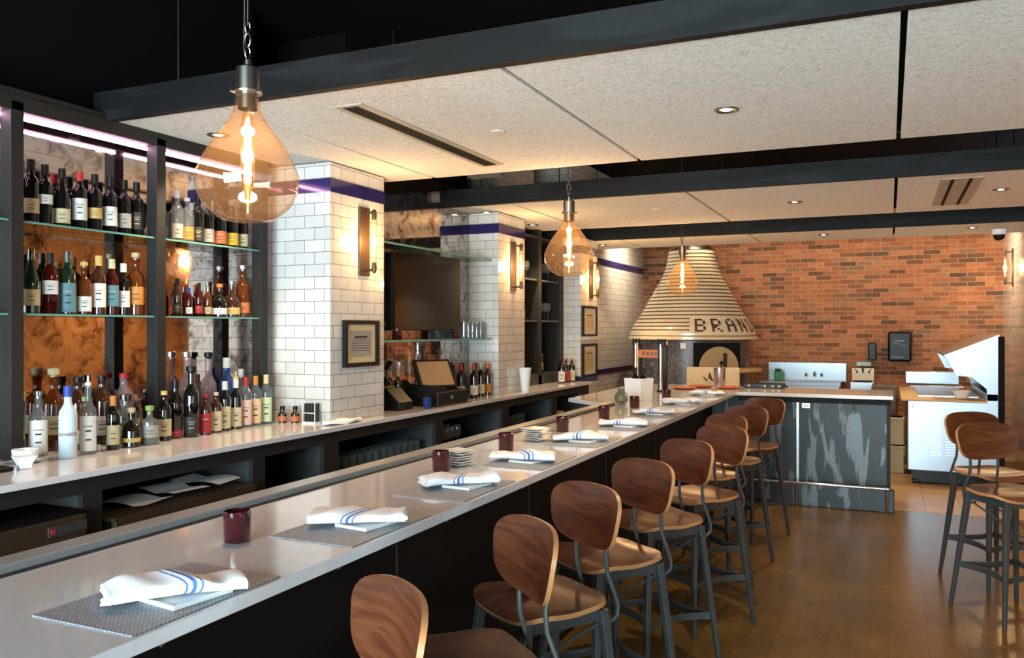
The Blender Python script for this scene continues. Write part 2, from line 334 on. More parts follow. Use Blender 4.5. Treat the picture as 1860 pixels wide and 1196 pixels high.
def w1(f):
    for x in (-3.2,-1.8,-.4,1.04): f.box(x,x+.06,YF-.09,YF-.01,.45,2.75)
    f.box(-3.2,1.1,YF-.09,YF-.01,.45,.51).box(-3.2,1.1,YF-.09,YF-.01,2.69,2.75)
def w2(f):
    for y in (-2.0,-.4,1.2,2.84): f.box(3.41,3.49,y,y+.06,.9,2.75)
    f.box(3.41,3.49,-2,2.9,.9,.96).box(3.41,3.49,-2,2.9,2.69,2.75)
window(1,w1); window(2,w2)
struct('window_1_pane',MB().box(-3.2,1.1,YF-.055,YF-.045,.5,2.7),'clear'); struct('window_2_pane',MB().box(3.445,3.455,-2,2.9,.95,2.7),'clear')
# pillars along the left wall
P1=(4.53,5.17); P2=(7.13,7.75); P3=(9.42,10.05); XP=-3.35
def pillar(name,y0,y1,x,z0):
    struct(name,MB().box(XL-.02,x,y0,y1,z0,2.788),'tile')
pillar('pillar_tiled_near',*P1,XP,1.071); pillar('pillar_tiled_middle',*P2,XP,1.071); pillar('pillar_tiled_far',*P3,XP,0)
t=MB()
for y0,y1 in (P1,P2,P3): t.box(XL,XP+.006,y0-.006,y1+.006,2.595,2.685)
struct('trim_1',t,'blue',smooth=False)
struct('trim_2',MB().box(-3.72,-3.692,10.05,YB,2.59,2.68).box(-3.72,-3.692,10.05,YB,1.05,1.125).box(-3.7,XP+.008,P3[0]-.006,P3[1]+.006,1.045,1.125),'blue')
# alcove behind the register: mirror
t=MB().box(XL,-3.68,P1[1],P2[0],1.071,ZC); struct('wall_left_alcove',t,'dark')
al=MB().box(-3.68,-3.66,P1[1]+.01,P2[0]-.01,1.09,3.0).obj('wall_mirror','mirror'); tag(al,'tall antique wall mirror behind the cash register and television','mirror')
struct('wall_left_end',MB().box(XL,-3.95,P2[1],P3[0],1.071,ZC),'tile')
# ceiling clouds
JX=[-3.84,-3.05,-1.5,.05,1.42]
def cloud(n,y0,y1,xr,label,beam=True):
    root=empty('ceiling_cloud',(0,y0,2.8),label,'ceiling panel','suspended ceiling clouds')
    xs=JX[:-1]+[xr]
    if xr>2: xs=JX[:-1]+[1.6,3.1]
    for a,b in zip(xs[:-1],xs[1:]):
        MB().box(a+.012,b-.012,.02,y1-y0,0,.04).obj('panel','acoustic',root,smooth=False,bevel=.003)
    MB().box(xs[0],xs[-1],.03,y1-y0-.01,.045,.07).obj('backing','dark',root,smooth=False)
    MB().box(xs[0]-.02,xs[-1],-.03,.02,-.008,.145).obj('steel_fascia','beam',root,smooth=False)
    MB().box(xs[0]-.02,xs[0],.02,y1-y0,-.008,.1).obj('side_fascia','dark',root,smooth=False)
    for x in (xs[0]+.5,(xs[0]+xs[-1])/2,xs[-1]-.4):
        for y in (.05,y1-y0-.1): MB().tube([(x,y,.07),(x,y,ZC-2.8)],.006,6).obj('hanger_rod','black',root)
    return root
C1=cloud(1,3.18,5.38,3.1,'nearest ceiling cloud of speckled boards behind a deep steel fascia, with long slot vent')
C2=cloud(2,6.7,8.8,1.42,'middle ceiling cloud of speckled boards, with the short slot vent')
C3=cloud(3,9.97,11.15,1.42,'farthest ceiling cloud of speckled boards in front of the red brick wall')
def downlight(x,y,label):
    r=empty('recessed_downlight',(x,y,2.8),label,'ceiling light','recessed downlights in the ceiling clouds')
    MB().lathe([(.062,-.001),(.062,-.006),(.052,-.009),(.038,-.004),(.036,.0005)],n=28).obj('trim_ring','nickel',r)
    MB().lathe([(0.0001,-.006),(.022,-.005),(.0225,0.0)],n=20).obj('lens','spot',r)
    light('SPOT','downlight_beam',(0,0,-.02),DL,(1,.76,.48),r,spot_size=R(105),spot_blend=.6,shadow_soft_size=.03)
DL=76
for x,y,l in [(-3.49,3.67,'recessed downlight seen through the nearest glass pendant'),(-3.49,4.8,'recessed downlight above the near tiled pillar'),(-.75,4.3,'recessed downlight in the large middle board of the nearest ceiling cloud'),
    (-3.49,7.16,'left of two recessed downlights beside each other in the middle cloud'),(-3.45,8.2,'second recessed downlight of the middle cloud, just left of the second pendant'),(-.75,7.67,'recessed downlight alone in the centre board of the middle cloud'),(.81,7.65,'recessed downlight beside the short slot vent'),
    (-3.44,10.55,'recessed downlight of the far cloud right of the second pendant'),(-.7,10.45,'recessed downlight of the far cloud above the brick wall centre'),(.83,10.4,'recessed downlight of the far cloud near the dome camera')]:
    downlight(x,y,l)
def slotvent(x0,x1,y0,y1,nsl,label):
    r=empty('slot_diffuser',((x0+x1)/2,(y0+y1)/2,2.8),label,'air vent','slot diffusers')
    w,d=(x1-x0)/2,(y1-y0)/2
    MB().box(-w-.03,w+.03,-d-.03,d+.03,-.006,0).obj('frame','ventpaint',r,bevel=.002,smooth=False)
    for k in range(nsl):
        xx=-w*.55+(2*w*.55)*k/(nsl-1)
        MB().box(xx-.012,xx+.012,-d,d,-.009,-.006).obj('slot','blackm',r,smooth=False)
slotvent(-2.5,-2.39,3.47,5.08,3,'long slot vent in the nearest ceiling cloud')
slotvent(.38,.6,6.98,8.37,2,'short beige slot vent in the middle ceiling cloud')
for x,y,l in [(-2.0,4.25,'flat round sprinkler cover right of the long slot vent'),(-1.97,7.6,'flat round sprinkler cover in the middle ceiling cloud')]:
    tag(MB().lathe([(.04,-.001),(.04,-.006),(.0001,-.009)],(x,y,2.8),20).obj('sprinkler_cover','acoustic'),l,'sprinkler')
r=empty('dome_camera',(1.12,10.75,2.8),'white dome security camera under the far ceiling cloud by the right wall','camera')
MB().lathe([(.0001,0),(.075,0),(.078,-.05),(.065,-.06)],n=24).obj('housing','white',r); MB().lathe([(.06,-.06),(.055,-.09),(.035,-.115),(.0001,-.125)],n=24).obj('dome','black',r)
# services in the dark gap between clouds
tag(MB().tube([(-4.0,6.0,3.02),(1.4,6.0,3.02)],.05,12).obj('conduit_pipe','wallgrey'),'dark round pipe running across the gap behind the nearest ceiling cloud','pipe')
r=empty('air_duct',(0,5.9,3.35),'round beige duct showing in the dark gap above the middle beam','duct')
MB().tube([(-1.9,0,0),(.1,0,0)],.22,24).obj('tube','acoustic',r)
for x in (-1.6,-.1): MB().tube([(x,0,0),(x+.04,0,0)],.235,24).obj('strap','nickel',r)
tag(MB().box(-3.2,-3.1,6.2,6.3,2.95,3.15).box(-3.1,-2.9,6.22,6.28,2.95,2.98).obj('speaker_bracket','wallgrey'),'grey metal bracket in the ceiling gap above the television','bracket')
tag(MB().tube([(-3.0,5.5,3.1),(-3.9,8.5,3.1)],.004,6).tube([(-3.75,6.4,2.84),(-3.62,6.48,2.86)],.05,14).obj('spot_can','wallgrey'),'small grey round can light at the left end of the middle beam','light')
# wall wash lamps above the far cloud, aimed at the brick
for i,x in enumerate((-2.4,-1.3,-.2,.8)):
    r=empty('track_spotlight',(x,11.6,3.3),'black track spotlight above the far cloud washing the brick wall','spotlight','track spotlights over the brick wall')
    MB().tube([(0,0,.0),(0,.12,-.06)],.035,12).tube([(0,-.02,0),(0,-.02,.6)],.008,6).obj('can','black',r)
    o=light('SPOT','track_beam',(0,.13,-.07),38,(1,.76,.48),r,spot_size=R(120),spot_blend=.8,shadow_soft_size=.04,rot=(R(58),0,0))
for x,rz,lb in ((-2.95,R(75),'added black track spotlight, unseen above the far cloud, brightening the left tiled kitchen wall'),(.45,R(-65),'added black track spotlight, unseen above the far cloud, brightening the right tiled kitchen wall')):  # two unseen spotlights added to brighten the dim side walls of the kitchen
    r=empty('track_spotlight',(x,11.9,3.3),lb,'spotlight','track spotlights over the brick wall',rz)
    MB().tube([(0,0,.0),(0,.12,-.06)],.035,12).tube([(0,-.02,0),(0,-.02,.6)],.008,6).obj('can','black',r)
    light('SPOT','track_beam',(0,.13,-.07),150,(1,.8,.55),r,spot_size=R(110),spot_blend=.9,shadow_soft_size=.04,rot=(R(50),0,0))
# ------------------------------------------------------------------ back bar counter and cabinet
r=empty('back_bar_cabinet',(0,0,0),'long charcoal back bar cabinet with open niches under the pale counter','cabinet')
f=MB(); xf=-3.23
f.box(xf-.03,xf,.9,9.38,.965,1.04)          # apron
ops=[(1.1,2.58),(2.68,3.66),(3.76,4.3),(4.46,5.72),(5.84,6.96),(7.1,8.2),(8.34,9.2)]
ys=[.9]+[v for o in ops for v in o]+[9.38]
for a,b in zip(ys[0::2],ys[1::2]): f.box(xf-.03,xf,a,b,.1,.965)
f.obj('face_frame','cab',r,smooth=False)
for a,b in zip(ys[0::2],ys[1::2]): MB().box(-3.85,xf-.03,a+.01,b-.01,.1,.99).obj('divider','cab_side',r,smooth=False)
MB().box(-3.9,-3.86,.9,9.38,.1,1.03).box(-3.9,xf-.03,.9,9.38,.1,.14).obj('back_panel','dark',r,smooth=False)
MB().box(-3.85,xf-.04,3.66,9.3,.66,.68).obj('niche_shelf','cab',r,smooth=False)
MB().box(-3.9,xf-.05,.9,9.38,0,.1).obj('plinth','black',r,smooth=False)
MB().prism([(-3.19,.9),(-3.19,9.4),(-3.96,9.4),(-3.96,P2[1]),(XP,P2[1]),(XP,P2[0]),(-3.66,P2[0]),(-3.66,P1[1]),(XP,P1[1]),(XP,P1[0]),(-3.965,P1[0]),(-3.965,.9)],'z',1.04,1.07).obj('back_bar_worktop','quartz',None,bevel=.003,smooth=False)
tag(bpy.data.objects['back_bar_worktop'],'pale stone worktop running along the wall below the bottle shelves','counter')
# refrigerated drawers in the first niche, pull-out in the second
r=empty('undercounter_cooler',(-3.23,1.85,.1),'brown steel undercounter cooler in the first niche, with a red logo plate','cooler')
MB().box(-.5,.03,-.72,.72,0,.80).obj('body','dark',r,bevel=.004,smooth=False)
MB().box(.03,.06,-.7,.7,.69,.79).obj('top_rail','bronze',r,bevel=.003,smooth=False)
MB().box(.03,.065,-.7,.7,.05,.67).obj('door','bronze',r,bevel=.004,smooth=False)
MB().box(.066,.07,-.6,.62,.08,.55).obj('door_glass','tv',r,smooth=False)
MB().box(.06,.068,-.5,-.02,.665,.69).box(.06,.068,.08,.55,.665,.69).obj('handle_slot','black',r,smooth=False)
MB().box(.06,.064,.52,.7,.725,.765).obj('logo_plate','steel',r,smooth=False); MB().box(.064,.066,.53,.55,.735,.755).obj('red_mark','l_red',r,smooth=False)
MB().tube([(.06,-.02,.73),(.072,-.02,.73)],.013,14).obj('lock','chrome',r)
r=empty('pullout_drawer_unit',(-3.23,3.17,.1),'dark brown drawer unit in the second niche with loose papers on top','drawer unit')
MB().box(-.5,.02,-.47,.47,0,.72).obj('body','dark',r,bevel=.003,smooth=False)
MB().box(.02,.05,-.46,.46,.62,.72).obj('top_rail','bronze',r,bevel=.003,smooth=False)
MB().box(-.5,.05,-.47,.47,.72,.735).obj('top_plate','bronze',r,bevel=.002,smooth=False)
MB().box(.02,.05,-.46,.46,.05,.6).obj('drawer','bronze',r,bevel=.003,smooth=False)
MB().tube([(.05,.1,.58),(.07,.1,.58),(.07,.22,.58),(.05,.22,.58)],.006,8).obj('handle','chrome',r)
for i,(y,a) in enumerate([(3.0,.25),(3.25,-.1),(3.48,.2)]):
    m=MB().slab(lambda q:superr(q,.14,.1,12),lambda a_,b_:(a_,b_,.004+.03*a_*a_*3+.01*math.sin(b_*20)),.001,segs=28,rings=4)if False else MB()
    v=[];n=8
    for k in range(n+1):
        for j in range(2): x=-.15+.3*k/n; v.append((x,(-.11,.11)[j],.002+.012*i+.018*abs(math.sin(k*.5+i))))
    m.add(v,[(2*k,2*k+1,2*k+3,2*k+2) for k in range(n)]); m.add([(x,y_,z-.0012) for x,y_,z in v],[(2*k,2*k+2,2*k+3,2*k+1) for k in range(n)])
    o=m.obj('paper_sheet','paper',org=(0,0,0)); o.location=(-3.4,y,.836); o.rotation_euler=(0,0,a)
    tag(o,['loose white paper sheet lying nearest on the drawer unit','middle loose white paper sheet fanned on the drawer unit','farthest loose white paper sheet on the drawer unit'][i],'paper','papers on the drawer unit')
# glasses in niches
def gobj(name,prof,mat='ware',n=14): return MB().lathe(prof,n=n).obj(name,mat)
def spread(proto,locs,label,cat,group):
    for i,(x,y,z) in enumerate(locs):
        o=proto if i==0 else proto.copy()
        if i: COL.objects.link(o)
        o.location=(x,y,z); tag(o,label,cat,group)
pint=[(.0001,.002),(.028,.0),(.031,.0),(.04,.15),(.038,.15),(.0285,.006),(.0001,.006)]
spread(gobj('pint_glass',pint),[(x,4.56+.094*i,.682) for i in range(12) for x in (-3.34,-3.44)],'clear straight-sided glass in the long niche right of the near pillar','glass','glasses in the long niche')
wine=[(.0001,.0),(.034,.002),(.004,.006),(.0035,.08),(.02,.095),(.036,.125),(.036,.16),(.028,.2),(.0275,.2),(.035,.16),(.035,.126),(.018,.1),(.0001,.094)]
spread(gobj('wine_glass',wine),[(x,5.92+.085*i,.682) for i in range(5) for x in (-3.33,-3.43)],'clear stemmed wine glass in the niche below the cash register','glass','wine glasses in the register niche')
spread(gobj('tall_glass',[(.0001,0),(.03,0),(.032,.17),(.03,.17),(.028,.006),(.0001,.006)]),[(x,7.2+.09*i,.682) for i in range(6) for x in (-3.34,)],'clear tall glass in the niche under the middle pillar','glass','tall glasses under the middle pillar')
tag(MB().box(-3.5,-3.3,8.5,8.75,.682,.78).obj('wicker_box','board',bevel=.01),'small tan box in the last niche of the back bar','box')
# ------------------------------------------------------------------ mirrored bottle shelving
r=empty('bottle_shelving',(0,0,0),'tall black framed mirrored shelving with three bays on the back bar','shelving')
yp=[1.70,2.62,3.48,4.34]
for y in yp:
    MB().box(-3.84,-3.76,y,y+.065,1.071,2.77).obj('front_post','cab',r,bevel=.003,smooth=False)
MB().box(-3.86,-3.76,1.70,4.405,2.725,2.80).obj('top_rail','cab',r,bevel=.003,smooth=False)
MB().box(-3.965,-3.77,1.70,4.52,2.80,2.83).obj('top_board','cab',r,smooth=False)
MB().box(-3.995,-3.968,1.70,4.525,1.09,2.86).obj('mirror_back','mirror',r,smooth=False)
for (a,b) in ((1.765,2.62),(2.685,3.48),(3.545,4.34)):
    MB().box(-3.85,-3.835,a,b,2.705,2.72).obj('led_strip','led',r,smooth=False)
    for z in (2.2,1.755):
        s_=MB().prism([(-3.965,a-.03),(-3.845,a-.03),(-3.845,a),(-3.782,a),(-3.782,b),(-3.845,b),(-3.845,b+.03),(-3.965,b+.03)],'z',z,z+.01).obj('glass_shelf','gshelf',r,smooth=False)
        MB().box(-3.782,-3.778,a,b,z,z+.01).obj('shelf_edge','gedge',s_,smooth=False)
struct('wall_left_panel',MB().box(XL,-3.996,.9,4.53,1.0,ZC),'dark')
# --------------- bottles
PROF={
 'bordeaux':(.300,[(.0001,.006),(.030,.0),(.037,.004),(.037,.19),(.034,.205),(.018,.225),(.0145,.235),(.0145,.288),(.016,.289),(.016,.298),(.0001,.298)],.037),
 'burgundy':(.295,[(.0001,.006),(.032,.0),(.040,.004),(.040,.13),(.036,.16),(.022,.205),(.015,.235),(.0145,.285),(.016,.286),(.016,.295),(.0001,.295)],.040),
 'spirit':(.29,[(.0001,.006),(.038,.0),(.043,.004),(.043,.175),(.039,.2),(.02,.222),(.0155,.232),(.0155,.27),(.017,.272),(.017,.285),(.0001,.285)],.043),
 'vodka':(.34,[(.0001,.006),(.036,.0),(.040,.004),(.040,.2),(.037,.22),(.02,.25),(.0165,.262),(.0165,.325),(.018,.326),(.018,.338),(.0001,.338)],.040),
 'squat':(.19,[(.0001,.006),(.046,.0),(.052,.004),(.053,.09),(.045,.12),(.02,.14),(.0165,.15),(.0165,.175),(.019,.176),(.019,.19),(.0001,.19)],.052),
 'decanter':(.2,[(.0001,.006),(.044,.0),(.048,.004),(.048,.11),(.044,.125),(.018,.135),(.015,.14),(.015,.165),(.0001,.165)],.048),
 'slim':(.29,[(.0001,.006),(.03,.0),(.034,.004),(.034,.18),(.03,.2),(.016,.225),(.014,.235),(.014,.28),(.0001,.28)],.034),
}
BN=0
CAMDIR=-0.72
def bottle(kind,x,y,z,glass,label_mat,cap,text,sc=1,lab=(.28,.62),cat='bottle',stopper=None,group=None,pour=None):
    global BN
    H,prof,rad=PROF[kind]
    r=empty('wine_bottle' if kind in('bordeaux','burgundy') else 'liquor_bottle',(x,y,z+.0005),text,cat,group); r.scale=(sc,sc,sc)
    MB().lathe(prof,n=20).obj('glass_body',glass,r,ang=50)
    if label_mat:
        bz=H*.62; a,b=lab[0]*bz,min(lab[1],.98)*bz
        ac=math.atan2(-y,-x); rr=rad+.0008
        lo=MB().lathe([(rr,a),(rr,b),(rr-.0006,b),(rr-.0006,a),(rr,a)],n=14,a0=ac-1.15,a1=ac+1.15).obj('label',label_mat,r)
        ink='l_dark' if label_mat not in('l_dark',) else 'l_gold'
        for q in (.3,.55,.68):
            zz=a+(b-a)*q; wq=.5 if q>.6 else .32
            MB().lathe([(rr+.0006,zz),(rr+.0006,zz+(b-a)*.05)],n=6,a0=ac-wq,a1=ac+wq).obj('print_line',ink if q<.6 else 'l_grey',lo)
    top=prof[-1][1]; nr=prof[-2][0]
    if cap: MB().lathe([(nr+.0012,top-.05 if kind in('bordeaux','burgundy','vodka','slim') else top-.022),(nr+.0012,top+.001),(.0001,top+.002)],n=14).obj('cap',cap,r)
    if stopper: MB().lathe([(.012,top-.005),(.012,top+.004),(.021,top+.008),(.022,top+.03),(.0001,top+.034)],n=14).obj('stopper',stopper,r)
    if pour: MB().lathe([(.015,top),(.016,top+.012),(.006,top+.02),(.005,top+.05),(.0001,top+.05)],n=10).obj('pourer',pour,r)
    return r
zA,zB,xs_=2.2105,1.7655,-4.0
gA='bottles on the top shelf of the pink-lit bay'
for k,(y,kd,gl,lb,cp,lab,tx) in enumerate([
 (2.800,'bordeaux','g_black','l_tan','black',(.25,.62),'dark wine bottle with tan label at the post, top shelf of the full bay'),
 (2.875,'bordeaux','g_black','l_white','black',(.55,.8),'dark wine bottle with high wavy white label on the top shelf'),
 (2.971,'burgundy','g_black','l_cream','black',(.1,.5),'slope-shouldered dark wine bottle with low cream label on the top shelf'),
 (3.074,'bordeaux','g_black','l_white','l_red',(.25,.85),'wine bottle with bright red capsule and tall white label on the top shelf'),
 (3.165,'bordeaux','g_black','l_gold','black',(.35,.65),'wine bottle with golden label between red-capped and white-banded bottles, top shelf'),
 (3.262,'bordeaux','g_black','l_white','black',(.2,.75),'wine bottle with narrow white label and pale neck band on the top shelf'),
 (3.355,'bordeaux','g_black','l_grey','black',(.2,.62),'wine bottle with grey-beige label, second from the right post on top shelf'),
 (3.438,'bordeaux','g_black','l_dark','black',(.2,.7),'dark wine bottle with black label beside the right post on top shelf')]):
    bottle(kd,-3.87,y,zA,gl,lb,cp,tx,1.02 if k else 1.06,lab,group=gA)
gB='bottles on the middle shelf of the full bay'
for y,kd,gl,lb,cp,lab,tx,sc,st in [
 (2.800,'burgundy','g_green','l_tan','g_green',(.2,.6),'green sparkling bottle with tan label beside the post, middle shelf',1.08,None),
 (2.905,'slim','g_red','l_white','black',(.5,.85),'rose bottle with white label and black cap on the middle shelf',1.1,None),
 (3.003,'bordeaux','g_green','l_teal','g_green',(.05,.8),'dark green bottle with tall teal and white label on the middle shelf',1.08,None),
 (3.100,'spirit','g_amber','l_white',None,(.1,.6),'short pale gold bottle with square white label on the middle shelf',.88,'l_gold'),
 (3.188,'bordeaux','g_brown','l_white','l_gold',(.2,.85),'dark red bottle with long white label and gold capsule on the middle shelf',1.06,None),
 (3.272,'bordeaux','g_red','l_teal','l_cream',(.25,.85),'rose bottle with white and blue label and cream capsule on the middle shelf',1.02,None),
 (3.348,'bordeaux','g_black','l_white','l_white',(.25,.75),'dark bottle with white capsule and white label on the middle shelf',.96,None),
 (3.433,'spirit','g_amber','l_orange',None,(.3,.8),'amber bottle with orange label beside the right post, middle shelf',1.12,'l_tan')]:
    bottle(kd,-3.87,y,zB,gl,lb,cp,tx,sc,lab,group=gB,stopper=st)
gC='bottles on the top shelf behind the pendant'
for y,kd,gl,lb,cp,tx,sc in [
 (3.733,'vodka','g_clear','l_grey','l_white','clear tall bottle at the left end of the shelf behind the pendant',.9),
 (3.811,'spirit','g_clear','l_orange','l_white','clear bottle with orange label on the shelf behind the pendant',.95),
 (3.900,'bordeaux','g_black','l_dark','black','black bottle with black label behind the pendant glass, left one',1.0),
 (3.985,'bordeaux','g_black','l_grey','black','black bottle with faint grey label behind the pendant glass',.98),
 (4.085,'spirit','g_black','l_copper','black','wide dark bottle with copper label behind the pendant glass',.98),
 (4.190,'spirit','g_black','l_yellow','black','dark bottle with bright yellow label below the pendant',.97),
 (4.290,'bordeaux','g_black','l_cream','black','dark wine bottle with cream label below the pendant, last on its shelf',.98)]:
    bottle(kd,-3.87,y,zA,gl,lb,cp,tx,sc,(.1,.55),group=gC)
gD='bottles on the middle shelf behind the pendant'
for y,kd,gl,lb,cp,tx,sc,st in [
 (3.735,'slim','g_brown','l_dark','black','slim brown bottle at the left end of the lower second-bay shelf',.8,None),
 (3.825,'slim','g_red','l_white','l_blue','small red bottle with blue cap on the lower second-bay shelf',.62,None),
 (3.905,'slim','g_red','l_red','black','small dark red bottle on the lower second-bay shelf',.74,None),
 (3.980,'slim','g_amber','l_tan','nickel','small amber bottle with tan label on the lower second-bay shelf',.68,None),
 (4.080,'squat','g_black','l_white',None,'squat black bottle with white label and round stopper',.95,'l_copper'),
 (4.190,'squat','g_brown','l_gold',None,'squat dark brown bottle with gold label next to the large amber bottle',1.05,'nickel'),
 (4.290,'spirit','g_amber','l_copper',None,'large amber bottle at the right end of the lower second-bay shelf',1.08,'chrome')]:
    bottle(kd,-3.87,y,zB,gl,lb,cp,tx,sc,(.15,.5),group=gD,stopper=st)
gE='bottles standing on the back bar worktop'
zc=1.07
for kd,x,y,gl,lb,cp,tx,sc,lab,st,pr_ in [
 ('spirit',-3.905,2.95,'g_amber','l_cream',None,'tall amber whisky bottle with cream cap and cream label at the left of the worktop',1.32,(.35,.75),'l_cream',None),
 ('spirit',-3.905,3.09,'g_brown','l_grey','black','large dark whisky bottle with grey label behind the frosted bottle',1.28,(.2,.62),None,None),
 ('spirit',-3.905,3.24,'g_brown','l_white','black','large dark bottle with floral white label in the back row',1.28,(.2,.65),None,None),
 ('spirit',-3.905,3.38,'g_pink','l_grey','l_red','clear rounded bottle with red cap in the back row',1.3,(.2,.75),None,None),
 ('spirit',-3.79,2.78,'g_clear','l_white',None,'clear square-shouldered bottle with tall white label, glass stopper',1.0,(.1,.98),'chrome',None),
 ('vodka',-3.60,2.795,'g_frost','l_grey','l_blue','frosted pale blue tall bottle standing front at the left',1.02,(.5,.58),None,None),
 ('vodka',-3.63,2.93,'g_clear','l_white',None,'clear bottle with long bright white label in front row',1.0,(.08,.9),None,'l_white'),
 ('spirit',-3.76,3.02,'g_amber','l_tan','l_green','amber bottle with green cap behind the white-labelled front bottle',.95,(.2,.6),None,None),
 ('slim',-3.64,3.085,'g_black','l_tan','l_orange','dark bottle with orange cap and oval tan label in the front row',.98,(.15,.72),None,None),
 ('squat',-3.64,3.2,'g_black','l_gold',None,'squat black bottle with gold band in the front row',.92,(.25,.45),'l_tan',None),
 ('decanter',-3.77,3.275,'g_clear','l_grey',None,'clear square decanter with round silver stopper',1.35,(.2,.6),'chrome',None),
 ('decanter',-3.63,3.31,'g_grey','l_grey',None,'squat smoky bottle with green and cork stopper',1.05,(.3,.8),'l_green',None),
 ('spirit',-3.68,3.455,'g_black','l_cream','l_gold','dark bottle with cream label and gold capsule left of the red-based bottle',.96,(.15,.7),None,None),
 ('vodka',-3.70,3.555,'g_black','l_red','black','tall dark bottle with low red label in the front row',.98,(.04,.22),None,None),
 ('slim',-3.66,3.635,'g_black','l_dark',None,'slender black bottle with round black stopper and orange seal',1.3,(.1,.5),'black',None),
 ('spirit',-3.66,3.745,'g_brown','l_red','l_red','brown bottle with big red label in the front row',.82,(.08,.85),None,None),
 ('spirit',-3.68,3.85,'g_brown','l_cream','l_cream','brown bottle with big cream label beside the red-labelled one',.84,(.08,.85),None,None),
 ('bordeaux',-3.70,3.945,'g_black','l_cream','l_white','dark bottle with white neck and cream label, left one of a pair',1.0,(.08,.8),None,None),
 ('bordeaux',-3.71,4.05,'g_black','l_cream','l_white','dark bottle with white neck and cream label, right one of a pair',1.02,(.08,.7),None,'l_gold'),
 ('slim',-3.715,4.145,'g_clear','w_red','l_red','clear bottle with red cap and berry label in the row of three',1.12,(.08,.85),None,None),
 ('slim',-3.72,4.24,'g_clear','w_orange','l_orange','clear bottle with orange cap and orange fruit label in the row of three',1.13,(.08,.85),None,None),
 ('slim',-3.72,4.34,'g_clear','w_green','l_cream','clear bottle with cream cap and green label nearest the pillar',1.14,(.08,.85),None,None),
 ('vodka',-3.905,3.845,'g_pink','l_white',None,'tall clear pinkish bottle in the second bay back row, left one',1.3,(.4,.6),'chrome',None),
 ('vodka',-3.905,4.02,'g_pink','l_grey',None,'tall clear pinkish bottle in the second bay back row, with black cap',1.28,(.3,.5),'black',None),
 ('vodka',-3.905,4.18,'g_blue','l_white','l_white','tall blue-shouldered bottle in the second bay back row',1.28,(.2,.4),None,None),
 ('vodka',-3.905,4.31,'g_clear','l_blue','l_white','clear bottle with white cap behind the red-capped one',1.05,(.3,.6),None,None)]:
    bottle(kd,x,y,zc,gl,lb,cp,tx,sc,lab,group=gE,stopper=st,pour=pr_)
for i,(x,y) in enumerate([(-3.66,4.43),(-3.58,4.46)]):
    rr=empty('bitters_jar',(x,y,1.07),['small brown bitters jar beside the tiled pillar','small brown bitters jar in front of the other one by the pillar'][i],'jar','bitters jars by the pillar')
    MB().lathe([(.0001,0),(.028,0),(.03,.06),(.015,.075),(.013,.09),(.0001,.09)],n=16).obj('glass_body','g_brown',rr); MB().lathe([(.016,.085),(.016,.11),(.0001,.112)],n=12).obj('cap','black',rr); MB().lathe([(.0306,.012),(.0306,.045)],n=10,a0=-1.9,a1=.2).obj('label','l_copper',rr)
rr=empty('wire_rack',(-3.46,4.44,1.07),'white wire rack with dark packets against the pillar end','rack')
MB().box(-.05,.05,.0,.07,.0,.012).obj('base','white',rr)
for k in range(4): MB().box(-.048+.025*k,-.03+.025*k,.02,.06,.012,.13).obj('packet','l_dark',rr,smooth=False)
MB().tube([(-.05,.005,0),(-.05,.005,.15),(.05,.005,.15),(.05,.005,0)],.003,6).tube([(-.05,.005,.07),(.05,.005,.07)],.003,6).obj('wire','white',rr)
# white square bowls at the left end
rr=MB().lathe([(.0001,.004),(.032,.0),(.034,.002),(.036,.02),(.058,.055),(.055,.056),(.032,.022),(.0001,.012)],n=4,rz=.5).obj('square_bowl','white',bevel=.002,ang=60); rr.location=(-3.5,2.5,1.071); tag(rr,'small flared square white bowl at the near end of the back counter','bowl')
rr=empty('sauce_cup',(-3.66,2.62,1.071),'white oval cup with a spoon behind the flared bowl','cup')
MB().lathe([(.0001,.003),(.03,0),(.05,.02),(.054,.06),(.051,.06),(.046,.022),(.0001,.012)],n=24,sx=1.2).obj('body','white',rr); MB().tube([(-.05,0,.06),(-.085,-.03,.11)],.003,6).obj('spoon_handle','black',rr)
MB().lathe([(.0001,.0),(.05,.0),(.075,.008),(.05,.003)],n=24,c=(0,0,0)).obj('saucer','white',rr)
tag(MB().box(-3.72,-3.48,2.2,2.44,1.071,1.09).obj('black_tray','black',bevel=.004),'flat black tray at the left edge of the back counter','tray')
# ------------------------------------------------------------------ pillar fittings
def sconce(x,y,z,label,nx=1):
    r=empty('wall_sconce',(x,y,z),label,'wall lamp','bronze tube sconces')
    MB().box(0,.014*nx,-.062,.062,-.24,.24).obj('back_plate','bronze',r,bevel=.003,smooth=False)
    for s_ in (1,-1):
        MB().tube([(.01*nx,0,s_*.2),(.09*nx,0,s_*.2)],.008,8).obj('arm','bronze',r)
        MB().lathe([(.0001,s_*.15),(.016,s_*.15),(.019,s_*.19),(.014,s_*.215),(.0001,s_*.225)],c=(.09*nx,0,0),n=16).obj('lamp_holder','bronze',r)
    MB().lathe([(.0001,-.15),(.02,-.148),(.024,-.13),(.024,.13),(.02,.148),(.0001,.15)],c=(.09*nx,0,0),n=20).obj('tube_bulb','pend',r)
    MB().lathe([(.0001,-.11),(.007,-.108),(.007,.108),(.0001,.11)],c=(.09*nx,0,0),n=10).obj('filament','filament2',r)
    light('POINT','sconce_glow',(.13*nx,0,0),14,(1,.6,.25),r,shadow_soft_size=.05)
sconce(XP,4.91,2.30,'bronze tube wall sconce on the near tiled pillar')
sconce(XP,7.46,2.30,'bronze tube wall sconce on the middle tiled pillar')
sconce(XP,9.8,2.30,'bronze tube wall sconce on the far pillar, above two framed sheets')
sconce(XR,12.4,2.48,'bronze tube wall sconce on the white tiled right wall',-1)
